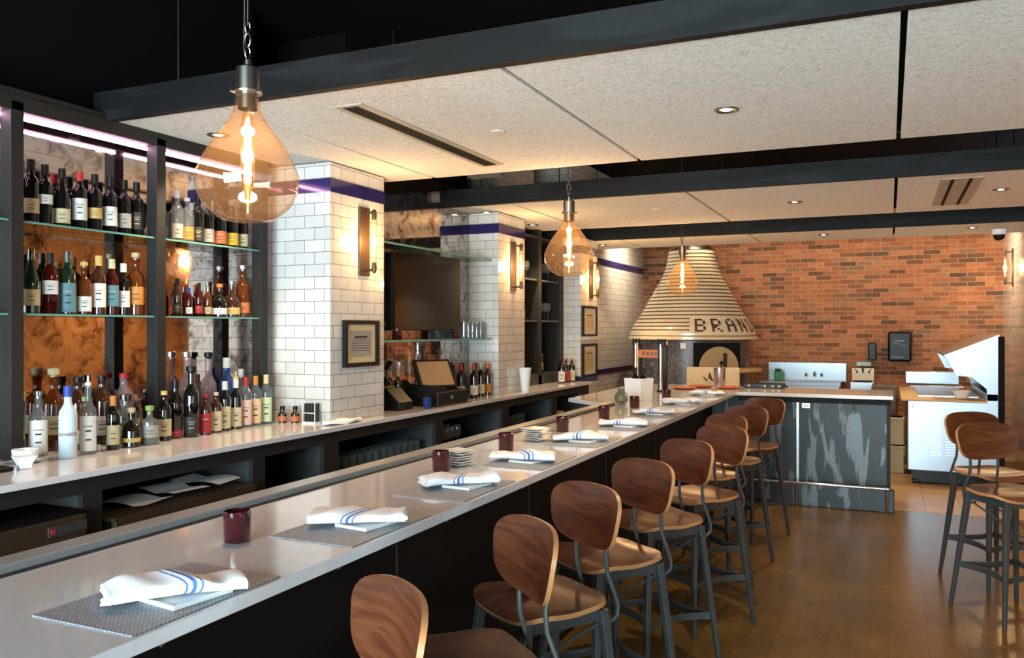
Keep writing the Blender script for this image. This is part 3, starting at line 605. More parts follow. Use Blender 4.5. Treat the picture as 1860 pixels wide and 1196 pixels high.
def frame(y0,y1,z0,z1,label,ink='l_grey'):
    r=empty('framed_certificate',(XP,(y0+y1)/2,(z0+z1)/2),label,'picture frame')
    w,h=(y1-y0)/2,(z1-z0)/2; b=.028
    f=MB().box(0,.03,-w,w,h-b,h).box(0,.03,-w,w,-h,-h+b).box(0,.03,-w,-w+b,-h+b,h-b).box(0,.03,w-b,w,-h+b,h-b); f.obj('frame','black',r,smooth=False)
    MB().box(.001,.01,-w+b,w-b,-h+b,h-b).obj('mount','l_cream' if ink=='l_grey' else 'l_white',r,smooth=False)
    m=b+.05; s_=MB().box(.01,.012,-w+m,w-m,-h+m*.9,h-m*.9).obj('document','l_grey' if ink=='l_grey' else 'l_cream',r,smooth=False)
    t=MB(); n=7
    for k in range(n):
        z=h-m-.03-k*(2*h-2*m-.05)/n; q=.6 if k in(0,1) else .85
        t.box(.0122,.0128,-(w-m)*q,(w-m)*q,z-.004-(.008 if k==0 else 0),z)
    t.obj('print_line','l_dark',s_,smooth=False)
frame(4.66,5.07,1.43,1.75,'black framed grey certificate on the near tiled pillar below its sconce')
frame(9.46,9.98,1.60,1.97,'upper of two black framed cream sheets on the far pillar','x')
frame(9.46,9.98,1.11,1.51,'lower of two black framed cream sheets on the far pillar','x')
# ------------------------------------------------------------------ alcove: shelves, tv, register
for z,l in ((1.59,'lower glass wall shelf in the alcove, carrying glasses and red candle holders'),(2.33,'upper glass wall shelf in the alcove above the television')):
    s_=MB().box(-3.658,-3.42,P1[1]+.005,P2[0]-.005,z,z+.016).obj('glass_wall_shelf','gshelf',smooth=False); tag(s_,l,'shelf'); MB().box(-3.42,-3.415,P1[1]+.005,P2[0]-.005,z,z+.016).obj('shelf_edge','gedge',s_,smooth=False)
rr=empty('television',(-3.525,6.13,1.995),'flat dark television on a swing arm in the alcove','television',rz=math.atan2(.25,-.72)+R(180)+R(180))
# local x runs along the screen; screen faces local +y side
a_=Vector((-.29,-.72)); ang=math.atan2(.89,.13)
rr.rotation_euler=(0,0,ang)
MB().box(-.45,.45,0,.04,-.318,.318).obj('housing','black',rr,bevel=.004,smooth=False)
MB().box(-.44,.44,-.004,0,-.308,.308).obj('screen','tv',rr,smooth=False)
MB().box(-.05,.05,.04,.095,-.06,.06).obj('swing_arm','bronze',rr,smooth=False)
# register
rr=empty('cash_register',(-3.44,6.05,1.07),'dark cash register with a tilted tan touch screen on the back counter','register')
MB().box(-.19,.19,-.26,.26,0,.115).obj('cash_drawer','black',rr,bevel=.006,smooth=False)
MB().box(.19,.196,-.02,.0,.045,.08).obj('drawer_lock','chrome',rr,smooth=False)
MB().prism([(-.15,.115),(.13,.115),(.13,.16),(-.08,.18)],'y',-.22,.18).obj('stand','black',rr)
RM=Matrix.Rotation(R(-30),3,'Z')@Matrix.Rotation(R(-32),3,'Y')
MB().obox((.03,-.03,.245),(.02,.17,.135),rot=RM).obj('monitor','black',rr,bevel=.006,smooth=False)
nrm=RM@Vector((1,0,0)); cc_=Vector((.03,-.03,.245))+nrm*.021
MB().obox(tuple(cc_),(.001,.148,.112),rot=RM).obj('touch_screen','screen',rr,smooth=False)
rr=empty('receipt_printer',(-3.5,5.5,1.07),'black receipt printer with a red and a green light beside the near pillar','printer')
MB().prism([(-.1,0),(.14,0),(.14,.06),(.02,.17),(-.1,.17)],'y',-.1,.1).obj('body','black',rr,bevel=.006)
MB().box(-.02,-.005,-.05,-.03,.17,.178).obj('red_light','l_red',rr,smooth=False); MB().box(.0,.015,0,.03,.165,.178).obj('green_light','l_green',rr,smooth=False)
MB().box(-.06,-.02,-.06,.06,.168,.175).obj('paper_slot','l_tan',rr,smooth=False)
rr=empty('pen_cup',(-3.27,5.66,1.071),'small clear cup with a yellow base in front of the register','cup')
MB().lathe([(.0001,.0),(.03,0),(.036,.085),(.033,.085),(.028,.005),(.0001,.005)],n=16).obj('glass_body','g_blue',rr); MB().lathe([(.0001,.006),(.027,.006),(.029,.035),(.0001,.035)],n=16).obj('contents','l_yellow',rr)
gF='dark wine bottles right of the cash register'
for x,y,tx in ((-3.615,6.46,'plain dark bottle partly hidden by the register screen'),(-3.5,6.5,'plain dark bottle just right of the register drawer'),(-3.52,6.98,'plain dark bottle between the cream and orange labelled ones')):
    bottle('bordeaux',x,y,1.07,'g_black','l_dark','black',tx,1.02,(.15,.6),group=gF)
for i,(x,y,cp,lb,gl,tx) in enumerate([
 (-3.60,6.56,'l_red','l_dark','g_black','red-capped dark bottle nearest behind the register screen'),(-3.48,6.62,'l_red','l_cream','g_black','red-capped dark bottle with cream label beside the register screen'),
 (-3.61,6.73,'l_copper','l_dark','g_green','green bottle with copper cap in the rear alcove row'),(-3.40,6.72,'l_red','l_white','g_black','red-capped dark bottle with white label, front of the register group'),
 (-3.60,6.88,'black','l_dark','g_black','plain dark bottle at the back by the middle pillar'),(-3.42,6.9,'l_tan','l_cream','g_black','dark bottle with tan cap and cream label before the middle pillar'),
 (-3.42,7.04,'l_copper','l_orange','g_brown','dark bottle with narrow orange label, last before the middle pillar')]):
    bottle('bordeaux',x,y,1.07,gl,lb,cp,tx,1.02,(.15,.6),group=gF)
for i,(x,y,tx) in enumerate([(-3.61,5.28,'clear bottle behind the printer, against the mirror'),(-3.61,5.66,'dark bottle between printer and register, nearer one'),(-3.6,5.76,'dark bottle between printer and register, farther one'),(-3.54,5.23,'dark bottle squeezed between the near pillar and the printer')]):
    bottle('bordeaux',x,y,1.07,'g_black' if i else 'g_clear','l_white','l_tan','%s'%tx,.95,(.1,.4),group='bottles behind the receipt printer')
glp=gobj('highball_glass',[(.0001,0),(.03,0),(.035,.15),(.033,.15),(.028,.006),(.0001,.006)])
spread(glp,[(-3.48-.1*(i%2),6.68+.085*(i//2),1.606) for i in range(10)],'clear highball glass on the lower glass shelf beside the pillar','glass','highball glasses on the alcove shelf')
spread(gobj('coupe_glass',[(.0001,0),(.035,.002),(.004,.006),(.0035,.07),(.02,.085),(.045,.13),(.044,.13),(.018,.088),(.0001,.076)]),[(-3.5,5.24,1.606),(-3.6,5.3,1.606),(-3.5,5.36,1.606),(-3.6,5.42,1.606)],'clear stemmed glass at the near end of the lower alcove shelf','glass','stemmed glasses on the alcove shelf')
def candle(x,y,z,label,group,s=1):
    r=empty('candle_holder',(x,y,z),label,'candle holder',group); r.scale=(s,s,s)
    MB().lathe([(.0001,.003),(.034,.0),(.0375,.004),(.038,.086),(.0355,.087),(.034,.01),(.0001,.01)],n=32).obj('glass_cup','burg',r,ang=50)
    MB().lathe([(.0001,.03),(.033,.03)],n=20).obj('wax','l_cream',r)
    return r
candle(-3.52,5.62,1.606,'red candle holder on the alcove shelf below the left side of the television','candle holders on the alcove shelf')
candle(-3.5,6.55,1.606,'red candle holder on the alcove shelf beside the highball glasses','candle holders on the alcove shelf')
# tall white paper pitcher by middle pillar
rr=MB().lathe([(.0001,.002),(.038,0),(.062,.235),(.06,.235),(.036,.004),(.0001,.004)],n=12).obj('paper_stack_cup','paper'); rr.location=(-3.28,7.6,1.071); rr.rotation_euler=(0,R(0),0); tag(rr,'tall tapered white paper holder standing in front of the middle pillar','holder')
rr=MB().slab(lambda q:(.2*math.cos(q),.07*math.sin(q)),lambda a,b:(b,a,.012+.006*math.sin(a*30)),.014,segs=24,rings=4).obj('folded_cloth','cloth'); rr.location=(-3.29,4.58,1.071); tag(rr,'white folded bar cloth lying in front of the near tiled pillar','cloth')
# wine cabinet between middle and far pillars
rr=empty('wine_cabinet',(0,0,0),'dark open wine cabinet with two columns between the middle and far pillars','cabinet')
f=MB(); x0,x1=-3.93,-3.56
for a,b in ((7.76,7.84),(8.63,8.72),(9.28,9.41)): f.box(x0,x1,a,b,1.071,2.95)
f.obj('upright','cab',rr,smooth=False)
MB().box(x0-.01,x0,7.76,9.41,1.071,2.95).obj('back_panel','dark',rr,smooth=False)
for z in (1.17,1.77,2.225,2.7): MB().box(x0,x1-.01,7.84,9.28,z,z+.02).obj('shelf','cab_side',rr,smooth=False)
MB().box(x1-.02,x1,7.84,9.28,1.071,1.17).obj('base_panel','cab_side',rr,smooth=False)
for i,(y,z,lb,tx) in enumerate([(8.4,1.19,'l_red','dark wine bottle at the bottom of the left cabinet column'),(8.5,1.19,'l_dark','second dark wine bottle at the bottom of the left cabinet column'),(8.86,1.19,'l_white','wine bottle with white label at the bottom of the right cabinet column'),(8.96,1.19,'l_dark','dark wine bottle beside the white-labelled one in the right column'),(9.07,1.19,'l_cream','wine bottle with cream label near the right side of the cabinet'),(8.42,1.79,'l_dark','dark bottle on the second shelf of the left cabinet column'),(8.53,1.79,'l_grey','bottle with grey label on the second shelf of the left column')]):
    bottle('bordeaux',-3.72,y,z,'g_black',lb,['l_red','black','black','l_red','black','black','black'][i],tx,1,(.1,.6),group='bottles in the wine cabinet')
spread(gobj('cabinet_wine_glass',wine),[(x,y,z) for z in (1.791,2.246) for y in (8.82,8.93,9.04,9.15) for x in (-3.66,-3.78)]+[(x,y,2.246) for y in (8.4,8.52) for x in (-3.66,-3.78)],'clear wine glass on an upper shelf of the wine cabinet','glass','wine glasses in the wine cabinet')
for i,(x,y,tx,cp,lb) in enumerate([(-3.42,8.98,'dark bottle with red and white label at the end of the back counter','black','l_white'),(-3.42,9.12,'bottle with red cap and red label at the end of the back counter','l_red','l_red'),(-3.40,9.26,'dark bottle with cork stopper and cream label at the counter end','l_copper','l_cream')]):
    bottle('spirit',x,y,1.07,'g_black',lb,cp,tx,.95,(.1,.8),group='three bottles at the end of the back counter')
# ------------------------------------------------------------------ the bar
XB=-1.372
rr=empty('bar_counter',(0,0,0),'long dining bar with pale polished stone top and black front','bar')
MB().prism([(XB,.2),(XB,8.44),(.036,8.44),(.036,9.3),(-2.62,9.3),(-2.62,7.05),(-2.14,6.66),(-2.012,6.64),(-2.012,.2)],'z',1.036,1.07).obj('bar_top','quartz',rr,bevel=.003,smooth=False)
MB().box(-2.14,-2.055,.2,6.62,1.03,1.088).obj('rear_ledge','quartzedge',rr,bevel=.003,smooth=False)
MB().box(-2.0545,-2.0125,.2,6.62,1.0,1.066).obj('drip_channel','black',rr,smooth=False)
MB().box(-1.66,-1.62,.2,8.5,0,1.036).obj('front_panel','barpanel',rr,smooth=False)
t=MB()
for y in (1.35,2.58,3.8,5.03,6.25,7.5): t.box(-1.62,-1.617,y,y+.012,.02,1.03)
t.obj('panel_seam','cab',rr,smooth=False)
MB().box(-2.1,-1.66,.2,9.2,0,1.03).obj('carcass','dark',rr,smooth=False)
MB().box(-2.55,-2.1,7.1,9.2,0,1.03).obj('rear_carcass','cab',rr,smooth=False)
MB().box(-1.62,-.02,8.5,8.56,.13,1.03).obj('end_panel','panelsteel',rr,smooth=False)
MB().box(-.02,.012,8.5,9.2,0,1.03).obj('end_side_panel','cab',rr,smooth=False)
MB().box(-1.6,-.02,8.56,9.2,.0,1.02).obj('end_carcass','dark',rr,smooth=False)
MB().box(-1.36,.02,8.455,8.5,.985,1.036).obj('apron','beam',rr,smooth=False)
MB().box(-1.6,.045,8.43,8.5,0,.21).obj('toe_board','panelsteel',rr,bevel=.006,smooth=False)
MB().box(-.815,-.79,8.485,8.5,.2,1.0).obj('cover_strip','steel',rr,bevel=.002,smooth=False)
w=MB().box(-.765,-.69,8.49,8.5,.93,.98).obj('wall_outlet','steel',rr,bevel=.002,smooth=False); MB().box(-.745,-.73,8.487,8.491,.94,.97).box(-.722,-.707,8.487,8.491,.94,.97).obj('outlet_socket','white',w,smooth=False)
rail=MB().tube([(-1.5,8.33,.235),(.0,8.33,.235)],.014,12); rail.obj('foot_rail','chrome',rr)
for x in (-1.4,-.8,-.02): MB().tube([(x,8.33,.235),(x,8.33,.0)],.009,10).tube([(x,8.33,.235),(x,8.44,.235)],.007,8).obj('rail_bracket','chrome',rr)
hk=None
for i,(x,y) in enumerate([(-1.4,1.34),(-1.4,1.98),(-1.4,2.62),(-1.4,3.3),(-1.4,4.0),(-1.4,4.8),(-1.4,5.6)]):
    o=MB().tube([(0,0,0),(.0,0,-.022),(.014,0,-.033),(.026,0,-.022)],.003,6).obj('bag_hook','bronze') if hk is None else hk.copy()
    if hk is None: hk=o
    else: COL.objects.link(o)
    o.location=(x-.05,y,1.036); o.parent=rr
for x in (-1.0,-.3): MB().tube([(x,8.44,.985),(x,8.44,.95),(x,8.42,.94)],.005,6).obj('bag_hook','chrome',rr)
# place settings
YS=[1.445,2.2,2.88,3.62,4.37,5.15,5.95,6.85,7.85]
cyA=['nearest the camera','second from the camera','third along the bar','fourth along the bar','fifth along the bar','sixth along the bar','seventh along the bar','eighth along the bar','last before the far corner']
def mat_at(y,k):
    o=MB().box(-.15,.15,-.225,.225,0,.003).obj('woven_placemat','mat',bevel=.001,smooth=False); o.location=(-1.535,y,1.0703); tag(o,'grey woven placemat on the bar, '+cyA[k],'placemat','woven placemats on the bar'); return o
def napkin_mesh(seed):
    rnd=random.Random(seed); ph=[rnd.uniform(0,6) for _ in range(6)]
    n,m=60,18; vs=[];fs=[];mi=[]
    L_=.30; sk=rnd.choice((.55,.7,-.5))
    for i in range(n+1):
        u=i/n; x=-L_/2+L_*u
        w=.066+.008*math.sin(u*5+ph[0]); h=.036+.007*math.sin(u*7+ph[1])+.004*math.sin(u*17+ph[2])-.014*abs(u-.5)
        if i in (0,n): w*=.9; h*=.82
        off=.010*math.sin(u*3.4+ph[3])
        for j in range(m):
            a=2*PI*j/m; ca,sa=math.cos(a),math.sin(a)
            k=1+.05*math.sin(3*a+ph[4]+u*6)
            yy=off+math.copysign(abs(ca)**.7,ca)*w*k; zz=h*.5+math.copysign(abs(sa)**.6,sa)*h*.5*k
            fade=math.sin(PI*u)**.5 if 0<u<1 else 0
            vs.append((x+sk*yy*fade+.006*math.sin(j*2.1+ph[5])*(1 if i in(0,n) else .1),yy,max(0.0005,zz)))
    for i in range(n):
        for j in range(m):
            fs.append((i*m+j,i*m+(j+1)%m,(i+1)*m+(j+1)%m,(i+1)*m+j))
            mi.append(1 if i in (27,30,31,34) else 0)
    fs.append(tuple(range(m-1,-1,-1))); fs.append(tuple(n*m+j for j in range(m))); mi+=[0,0]
    me=MB(); me.v=vs; me.f=fs; me.mi=mi; return me
NPK=[(-1.505,1.445,50),(-1.53,2.217,32),(-1.54,2.92,46),(-1.56,3.59,17),(-1.55,4.36,25),(-1.54,5.14,20),(-1.55,5.95,28),(-1.55,6.86,35),(-1.55,7.85,30)]
for k,y in enumerate(YS):
    mat_at(y,k)
    d=MB().box(-.065,.065,-.08,.08,0,.006).box(-.065,.065,-.08,-.072,.006,.010).box(-.065,.065,.072,.08,.006,.010).box(-.065,-.058,-.072,.072,.006,.010).box(.058,.065,-.072,.072,.006,.010).obj('square_plate','white',bevel=.0015,smooth=False)
    d.location=(NPK[k][0]+.03,NPK[k][1]+.005,1.0737); d.rotation_euler=(0,0,R(-8)); tag(d,'small square white plate under the striped napkin, '+cyA[k],'plate','square plates under the napkins')
    o=napkin_mesh(k*3+1).obj('striped_napkin',['cloth','stripeblue'],ang=70); o.location=(NPK[k][0],NPK[k][1],1.0842); o.rotation_euler=(0,0,R(NPK[k][2]))
    tag(o,'rolled white napkin with blue stripes on its plate, '+cyA[k],'napkin','striped napkins along the bar')
CN=['nearest the camera','second from the camera, beside a white stack','third, beyond the first white stack','fourth, beyond the second white stack','fifth along the bar','sixth, in front of the steel bucket','seventh, farthest on the bar']
for k,(x,y) in enumerate([(-1.735,1.90),(-1.78,3.2),(-1.78,3.88),(-1.80,4.74),(-1.79,5.52),(-1.83,6.42),(-1.76,7.18)]):
    candle(x,y,1.0705,'dark red glass candle holder on the bar, '+CN[k],'candle holders on the bar',1.03)
SN=['first','second']
stk=None
for k,(x,y) in enumerate([(-1.78,3.36),(-1.78,4.28)]):
    for j in range(6):
        if stk is None: o=MB().slab(lambda q:sup(q,.072,.072,5),lambda a,b:(a,b,.004+.9*(a*a+b*b)),.004,segs=28,rings=4).obj('small_dish','white') if False else MB().lathe([(.0001,.004),(.035,.0),(.04,.002),(.085,.012),(.086,.015),(.04,.007),(.0001,.007)],n=4).obj('small_dish','white',bevel=.0015,ang=60); stk=o
        else: o=stk.copy(); COL.objects.link(o)
        o.location=(x+.003*math.sin(j*2.4),y+.004*math.cos(j*3.1),1.0712+.0115*j); o.rotation_euler=(0,0,.5+.18*math.sin(j*1.9))
        tag(o,'square white dish in the %s stack on the bar, between candle holders'%SN[k],'dish','dishes of the %s stack'%SN[k])
# ------------------------------------------------------------------ far end of the bar
def taptower(x,y,label):
    r=empty('beer_tap_tower',(x,y,1.0715),label,'beer tap','beer tap towers')
    MB().box(-.05,.05,-.05,.05,0,.02).box(-.045,.045,-.03,.03,.02,.46).obj('column','black',r,bevel=.004,smooth=False)
    MB().tube([(-.012,-.042,.02),(-.012,-.042,.47)],.022,14).obj('chrome_tube','chrome',r)
    for k in (-1,0,1): MB().tube([(.03*k,-.03,.45),(.03*k,-.06,.45)],.008,8).lathe([(.007,.45),(.011,.51),(.009,.52),(.0001,.522)],c=(.03*k,-.06,0),n=10).obj('tap_handle','black',r)
    return r
taptower(-2.36,8.4,'left beer tap tower with chrome front at the far end of the bar')
taptower(-2.03,8.13,'right beer tap tower standing on the bar behind the candle')
rr=empty('wooden_tap_sign',(-2.17,8.25,1.0715),'brown wooden sign board framed between the two tap towers','sign')
MB().box(-.16,-.145,-.01,.01,0,.48).box(.145,.16,-.01,.01,0,.5).obj('frame_post','board',rr,smooth=False)
MB().box(-.145,.145,-.008,.008,.33,.41).obj('sign_board','l_copper',rr,smooth=False)
t=MB()
for k in range(5): t.box(-.1+.042*k,-.075+.042*k,-.0095,-.008,.355,.39)
t.obj('lettering','bronze',rr,smooth=False)
rr=empty('wine_bucket',(-2.0,7.15,1.0705),'square white wine bucket holding dark bottle necks beyond the sixth candle','bucket')
MB().lathe([(.0001,.0),(.115,.0),(.13,.19),(.125,.19),(.11,.004),(.0001,.004)],n=4,rz=.4).obj('body','white',rr,bevel=.003,ang=60)
for k,(x,y) in enumerate([(-.04,.03),(.04,-.015)]):
    b_=bottle('bordeaux',-2.0+x,7.15+y,1.076,'g_black',None,'black',['dark bottle in the white bucket, front left','dark bottle in the white bucket, front right','dark bottle in the white bucket, behind'][k],.92,group='bottles in the bucket')
rr=empty('glass_jar',(-2.0,6.62,1.0705),'clear round glass jar near the end of the rear ledge','jar')
MB().lathe([(.0001,.0),(.04,.0),(.055,.03),(.055,.08),(.03,.11),(.03,.13),(.028,.13),(.028,.108),(.052,.08),(.052,.03),(.0001,.006)],n=20).obj('glass_body','clear',rr); MB().lathe([(.0001,.006),(.05,.03),(.05,.06),(.0001,.062)],n=18).obj('contents','l_cream',rr)
for k,(x,y,tx) in enumerate([(-1.93,8.62,'round orange plate on the far bar corner, nearer the taps'),(-1.82,8.93,'round orange plate on the far bar corner, behind the white napkin'),(-1.53,8.86,'round orange plate on the far bar corner, beside the steel crock')]):
    o=MB().lathe([(.0001,.006),(.08,.0),(.085,.002),(.13,.016),(.13,.02),(.08,.01),(.0001,.01)],n=28).obj('dinner_plate','terracotta'); o.location=(x,y,1.0705); tag(o,tx,'plate','orange plates on the far bar corner')
rr=empty('utensil_crock',(-1.66,9.12,1.0705),'round steel crock with a black utensil near the oven','crock')
MB().lathe([(.0001,.0),(.055,.0),(.058,.005),(.062,.2),(.058,.2),(.054,.006),(.0001,.006)],n=24).obj('body','steel',rr); MB().tube([(0,0,.02),(.02,0,.24)],.007,8).lathe([(.0001,.23),(.025,.24),(.02,.27),(.0001,.28)],c=(.02,0,0),n=12).obj('utensil','black',rr)
rr=empty('black_griddle',(-1.2,9.15,1.0705),'low black cooker top with pale knobs on the far counter','cooker')
MB().box(-.2,.2,-.1,.12,0,.05).obj('body','black',rr,bevel=.005,smooth=False)
for x in (-.14,.02,.1,.16): MB().tube([(x,-.1,.025),(x,-.12,.025)],.012,12).obj('knob','l_cream',rr)
# ------------------------------------------------------------------ pizza oven
OX,OY=-2.63,12.25
rr=empty('pizza_oven',(OX,OY,0),'large domed pizza oven with a cream striped hood reading BRAND against the brick wall','pizza oven')
cam_a=math.atan2(-OY,-OX)
MB().lathe([(.8,0),(.8,1.53),(.78,1.535)],n=64).obj('base','mosaic',rr,ang=60)
def rad(z):
    T=[(1.54,.915),(1.60,.90),(1.66,.885),(1.72,.86),(1.82,.785),(1.93,.715),(2.054,.645),(2.17,.58),(2.28,.52),(2.40,.45),(2.53,.39),(2.64,.36),(2.72,.345),(2.83,.33)]
    for (a,b),(c,d) in zip(T[:-1],T[1:]):
        if a<=z<=c: return b+(d-b)*(z-a)/(c-a)
    return T[0][1] if z<T[0][0] else T[-1][1]
# hood built course by course: cream tile courses, recessed dark joints; plain band for the lettering
A0,A1=cam_a+R(-3),cam_a+R(100)
n=144; hood=MB(); zs=[1.635]; courses=[]
z=1.635
while z<2.80:
    courses.append((z,z+.034,0)); courses.append((z+.034,z+.052,1)); z+=.052
for (a,b,mk) in courses:
    vs=[];q=0
    for i in range(n):
        th=2*PI*i/n; 
        rel=(th-A0)%(2*PI); plainband=(rel<A1-A0 and a<1.86)
        off=.008 if (mk==0 or plainband) else 0
        hood_m=0 if (mk==0 or plainband) else 1
        th2=2*PI*(i+1)/n
        r0,r1=rad(a)+off,rad(b)+off
        v=[(r0*math.cos(th),r0*math.sin(th),a),(r0*math.cos(th2),r0*math.sin(th2),a),(r1*math.cos(th2),r1*math.sin(th2),b),(r1*math.cos(th),r1*math.sin(th),b)]
        if off: # tile lips
            ri0,ri1=rad(a),rad(b)
            v+=[(ri0*math.cos(th),ri0*math.sin(th),a),(ri0*math.cos(th2),ri0*math.sin(th2),a),(ri1*math.cos(th2),ri1*math.sin(th2),b),(ri1*math.cos(th),ri1*math.sin(th),b)]
            hood.add(v,[(0,1,2,3),(4,5,1,0),(3,2,6,7)],0)
        else: hood.add(v,[(0,1,2,3)],1)
hood.obj('hood',['cream','stripe'],rr,ang=30)
MB().lathe([(.80,1.535),(.915,1.54),(.925,1.545),(.925,1.585),(.91,1.59)],n=72).lathe([(.905,1.60),(.905,1.635),(.885,1.636)],n=72).obj('hood_rim','cream',rr,ang=40)
MB().lathe([(.895,1.585),(.895,1.602)],n=72).obj('rim_joint','stripe',rr)
MB().lathe([(.33,2.80),(.30,2.86),(.17,2.88),(.17,3.9)],n=40).obj('flue','nickel',rr)
GL={'B':['1110','1001','1001','1110','1001','1001','1110'],'R':['1110','1001','1001','1110','1100','1010','1001'],'A':['0110','1001','1001','1111','1001','1001','1001'],'N':['1001','1101','1101','1011','1011','1001','1001'],'D':['1110','1001','1001','1001','1001','1001','1110']}
zt,cell=1.83,.0255
for li,ch in enumerate('BRAND'):
    t=MB()
    for ri,row in enumerate(GL[ch]):
        z1=zt-ri*cell; z0=z1-cell*.93
        for ci,b_ in enumerate(row):
            if b_=='1':
                a=cam_a+R(2.5+15.3*li+2.5*ci); b=a+R(2.35); o_=.0125
                r0,r1=rad(z0)+o_,rad(z1)+o_
                vs=[(r0*math.cos(a),r0*math.sin(a),z0),(r0*math.cos(b),r0*math.sin(b),z0),(r1*math.cos(b),r1*math.sin(b),z1),(r1*math.cos(a),r1*math.sin(a),z1)]
                k=.006; vi=[((r0-k)*math.cos(a),(r0-k)*math.sin(a),z0),((r0-k)*math.cos(b),(r0-k)*math.sin(b),z0),((r1-k)*math.cos(b),(r1-k)*math.sin(b),z1),((r1-k)*math.cos(a),(r1-k)*math.sin(a),z1)]
                t.add(vs+vi,[(0,1,2,3),(0,4,5,1),(1,5,6,2),(2,6,7,3),(3,7,4,0)])
    t.obj('letter','letter',rr,smooth=False)
# mouth: faces the room between the camera direction and +x
am=cam_a+R(25)
e=Vector((math.cos(am),math.sin(am),0)); s_=Vector((-e.y,e.x,0))
def onface(u,z,d): p=e*d+s_*u; return (p.x,p.y,z)
t=MB()
def plate(mb,poly,d0,d1):
    n=len(poly); vs=[onface(u,z,d0) for u,z in poly]+[onface(u,z,d1) for u,z in poly]
    mb.add(vs,[tuple(range(n)),tuple(range(2*n-1,n-1,-1))]+[(i,n+i,n+(i+1)%n,(i+1)%n) for i in range(n)])
plate(t,[(-.32,1.14),(.32,1.14),(.32,1.50),(-.32,1.50)],.5,.845); t.obj('mouth_surround','blackm',rr,smooth=False)
t=MB(); plate(t,[(.29*math.cos(PI*k/20),1.16+.29*math.sin(PI*k/20)) for k in range(21)],.84,.86); d_=t.obj('mouth_door','l_tan',rr,smooth=False)
t=MB(); plate(t,[(.06,1.17),(.1,1.17),(.1,1.36),(.06,1.36)],.86,.89); t.obj('door_handle','bronze',d_,smooth=False)
MB().lathe([(.8,1.09),(1.0,1.09),(1.02,1.10),(1.02,1.14),(1.0,1.15),(.8,1.15)],n=40,a0=am-R(28),a1=am+R(44)).obj('stone_ledge','board',rr,ang=50)
t=MB(); plate(t,[(-.3,.75),(.36,.75),(.36,1.07),(-.3,1.07)],.6,.83); t.obj('wood_store','stripe',rr,smooth=False)
MB().box(.02,.1,-.83,-.80,1.42,1.5).obj('thermostat','white',rr,smooth=False)
# kitchen hand sink beside the oven
def handsink(x,y,w,label,top=1.17,z0=.86):
    r=empty('hand_sink',(x,y,0),label,'sink','hand sinks')
    MB().box(-w/2,w/2,.3,.33,z0,top).obj('back_splash','cream',r,bevel=.004,smooth=False)
    MB().box(-w/2,w/2,-.2,.3,z0-.16,z0-.14).box(-w/2,w/2,-.2,-.18,z0-.14,z0).box(-w/2,-w/2+.02,-.18,.3,z0-.14,z0).box(w/2-.02,w/2,-.18,.3,z0-.14,z0).obj('basin','steel',r,smooth=False)
    MB().box(-.04,.04,0,.3,0,z0-.16).obj('pedestal','steel',r,smooth=False)
    MB().tube([(0,.3,z0+.12),(0,.2,z0+.14),(0,.1,z0+.22),(0,.04,z0+.16)],.012,8).obj('faucet','bronze',r)
    for s_ in (-1,1): MB().tube([(s_*.08,.3,z0+.12),(s_*.08,.25,z0+.13)],.014,8).tube([(s_*.08,.25,z0+.13),(s_*.11,.24,z0+.17)],.007,8).obj('faucet_handle','bronze',r)
handsink(-2.1,10.75,.68,'white backed hand sink in front of the round oven base',1.19,.9)
handsink(-.35,13.1,.3,'narrow white hand sink against the brick wall below the soap dispenser',1.11,.93)
rr=empty('kitchen_sink',(-1.15,13.1,0),'wide steel kitchen sink with high white back against the brick wall','sink')
MB().box(-.55,.57,.33,.37,.9,1.18).obj('back_splash','steelwhite',rr,bevel=.004,smooth=False)
MB().box(-.6,.52,-.3,.33,.86,.92).obj('drain_board','steelwhite',rr,bevel=.004,smooth=False)
MB().box(-.2,.5,-.28,.3,.6,.86).obj('bowl','steel',rr,smooth=False)
MB().box(-.56,-.52,-.26,-.22,0,.86).box(.44,.48,-.26,-.22,0,.86).box(-.56,-.52,.26,.3,0,.86).box(.44,.48,.26,.3,0,.86).obj('leg','steel',rr,smooth=False)
for k,x in enumerate((.0,.12,.22)): MB().tube([(x,.33,1.0),(x,.24,1.0),(x+.01,.2,1.04 if k==1 else 1.02),(x+.01,.18,.98)],.012,8).obj('faucet','bronze',rr)
rr=empty('green_bucket',(-1.52,13.15,.922),'small green container with dark lid on the kitchen sink','container')
MB().box(-.06,.06,-.06,.06,0,.13).obj('body',plain('green_plastic',(24,138,72),.35),rr,bevel=.008,smooth=False); MB().box(-.045,.03,-.045,.045,.13,.17).obj('lid','black',rr,bevel=.006,smooth=False)
rr=empty('towel_dispenser',(.14,13.5,1.43),'black towel dispenser on the brick wall with pale logo','dispenser')
MB().box(-.155,.155,-.22,0,-.21,.22).obj('housing','black',rr,bevel=.03,ang=60)
t=MB().box(-.06,.06,-.223,-.221,.08,.1)
for k in range(9): 
    a=k*.35; t.box(-.1+.022*k,-.085+.022*k,-.223,-.221,.03+.02*math.sin(a*2.1),.05+.02*math.sin(a*2.1))
t.box(-.11,.05,-.223,-.221,-.155,-.14).obj('pale_logo','l_teal',rr,smooth=False)
rr=empty('soap_dispenser',(-.225,13.5,1.36),'narrow black soap dispenser on the brick wall left of the towel dispenser','dispenser')
MB().box(-.055,.055,-.12,0,-.13,.13).obj('housing','black',rr,bevel=.015,ang=60)
tag(MB().box(-.44,-.24,13.47,13.5,1.14,1.2).obj('wall_notice',plain('pale_teal_notice',(176,206,196),.5)),'pale teal notice strip on the brick wall above the narrow hand sink','notice')
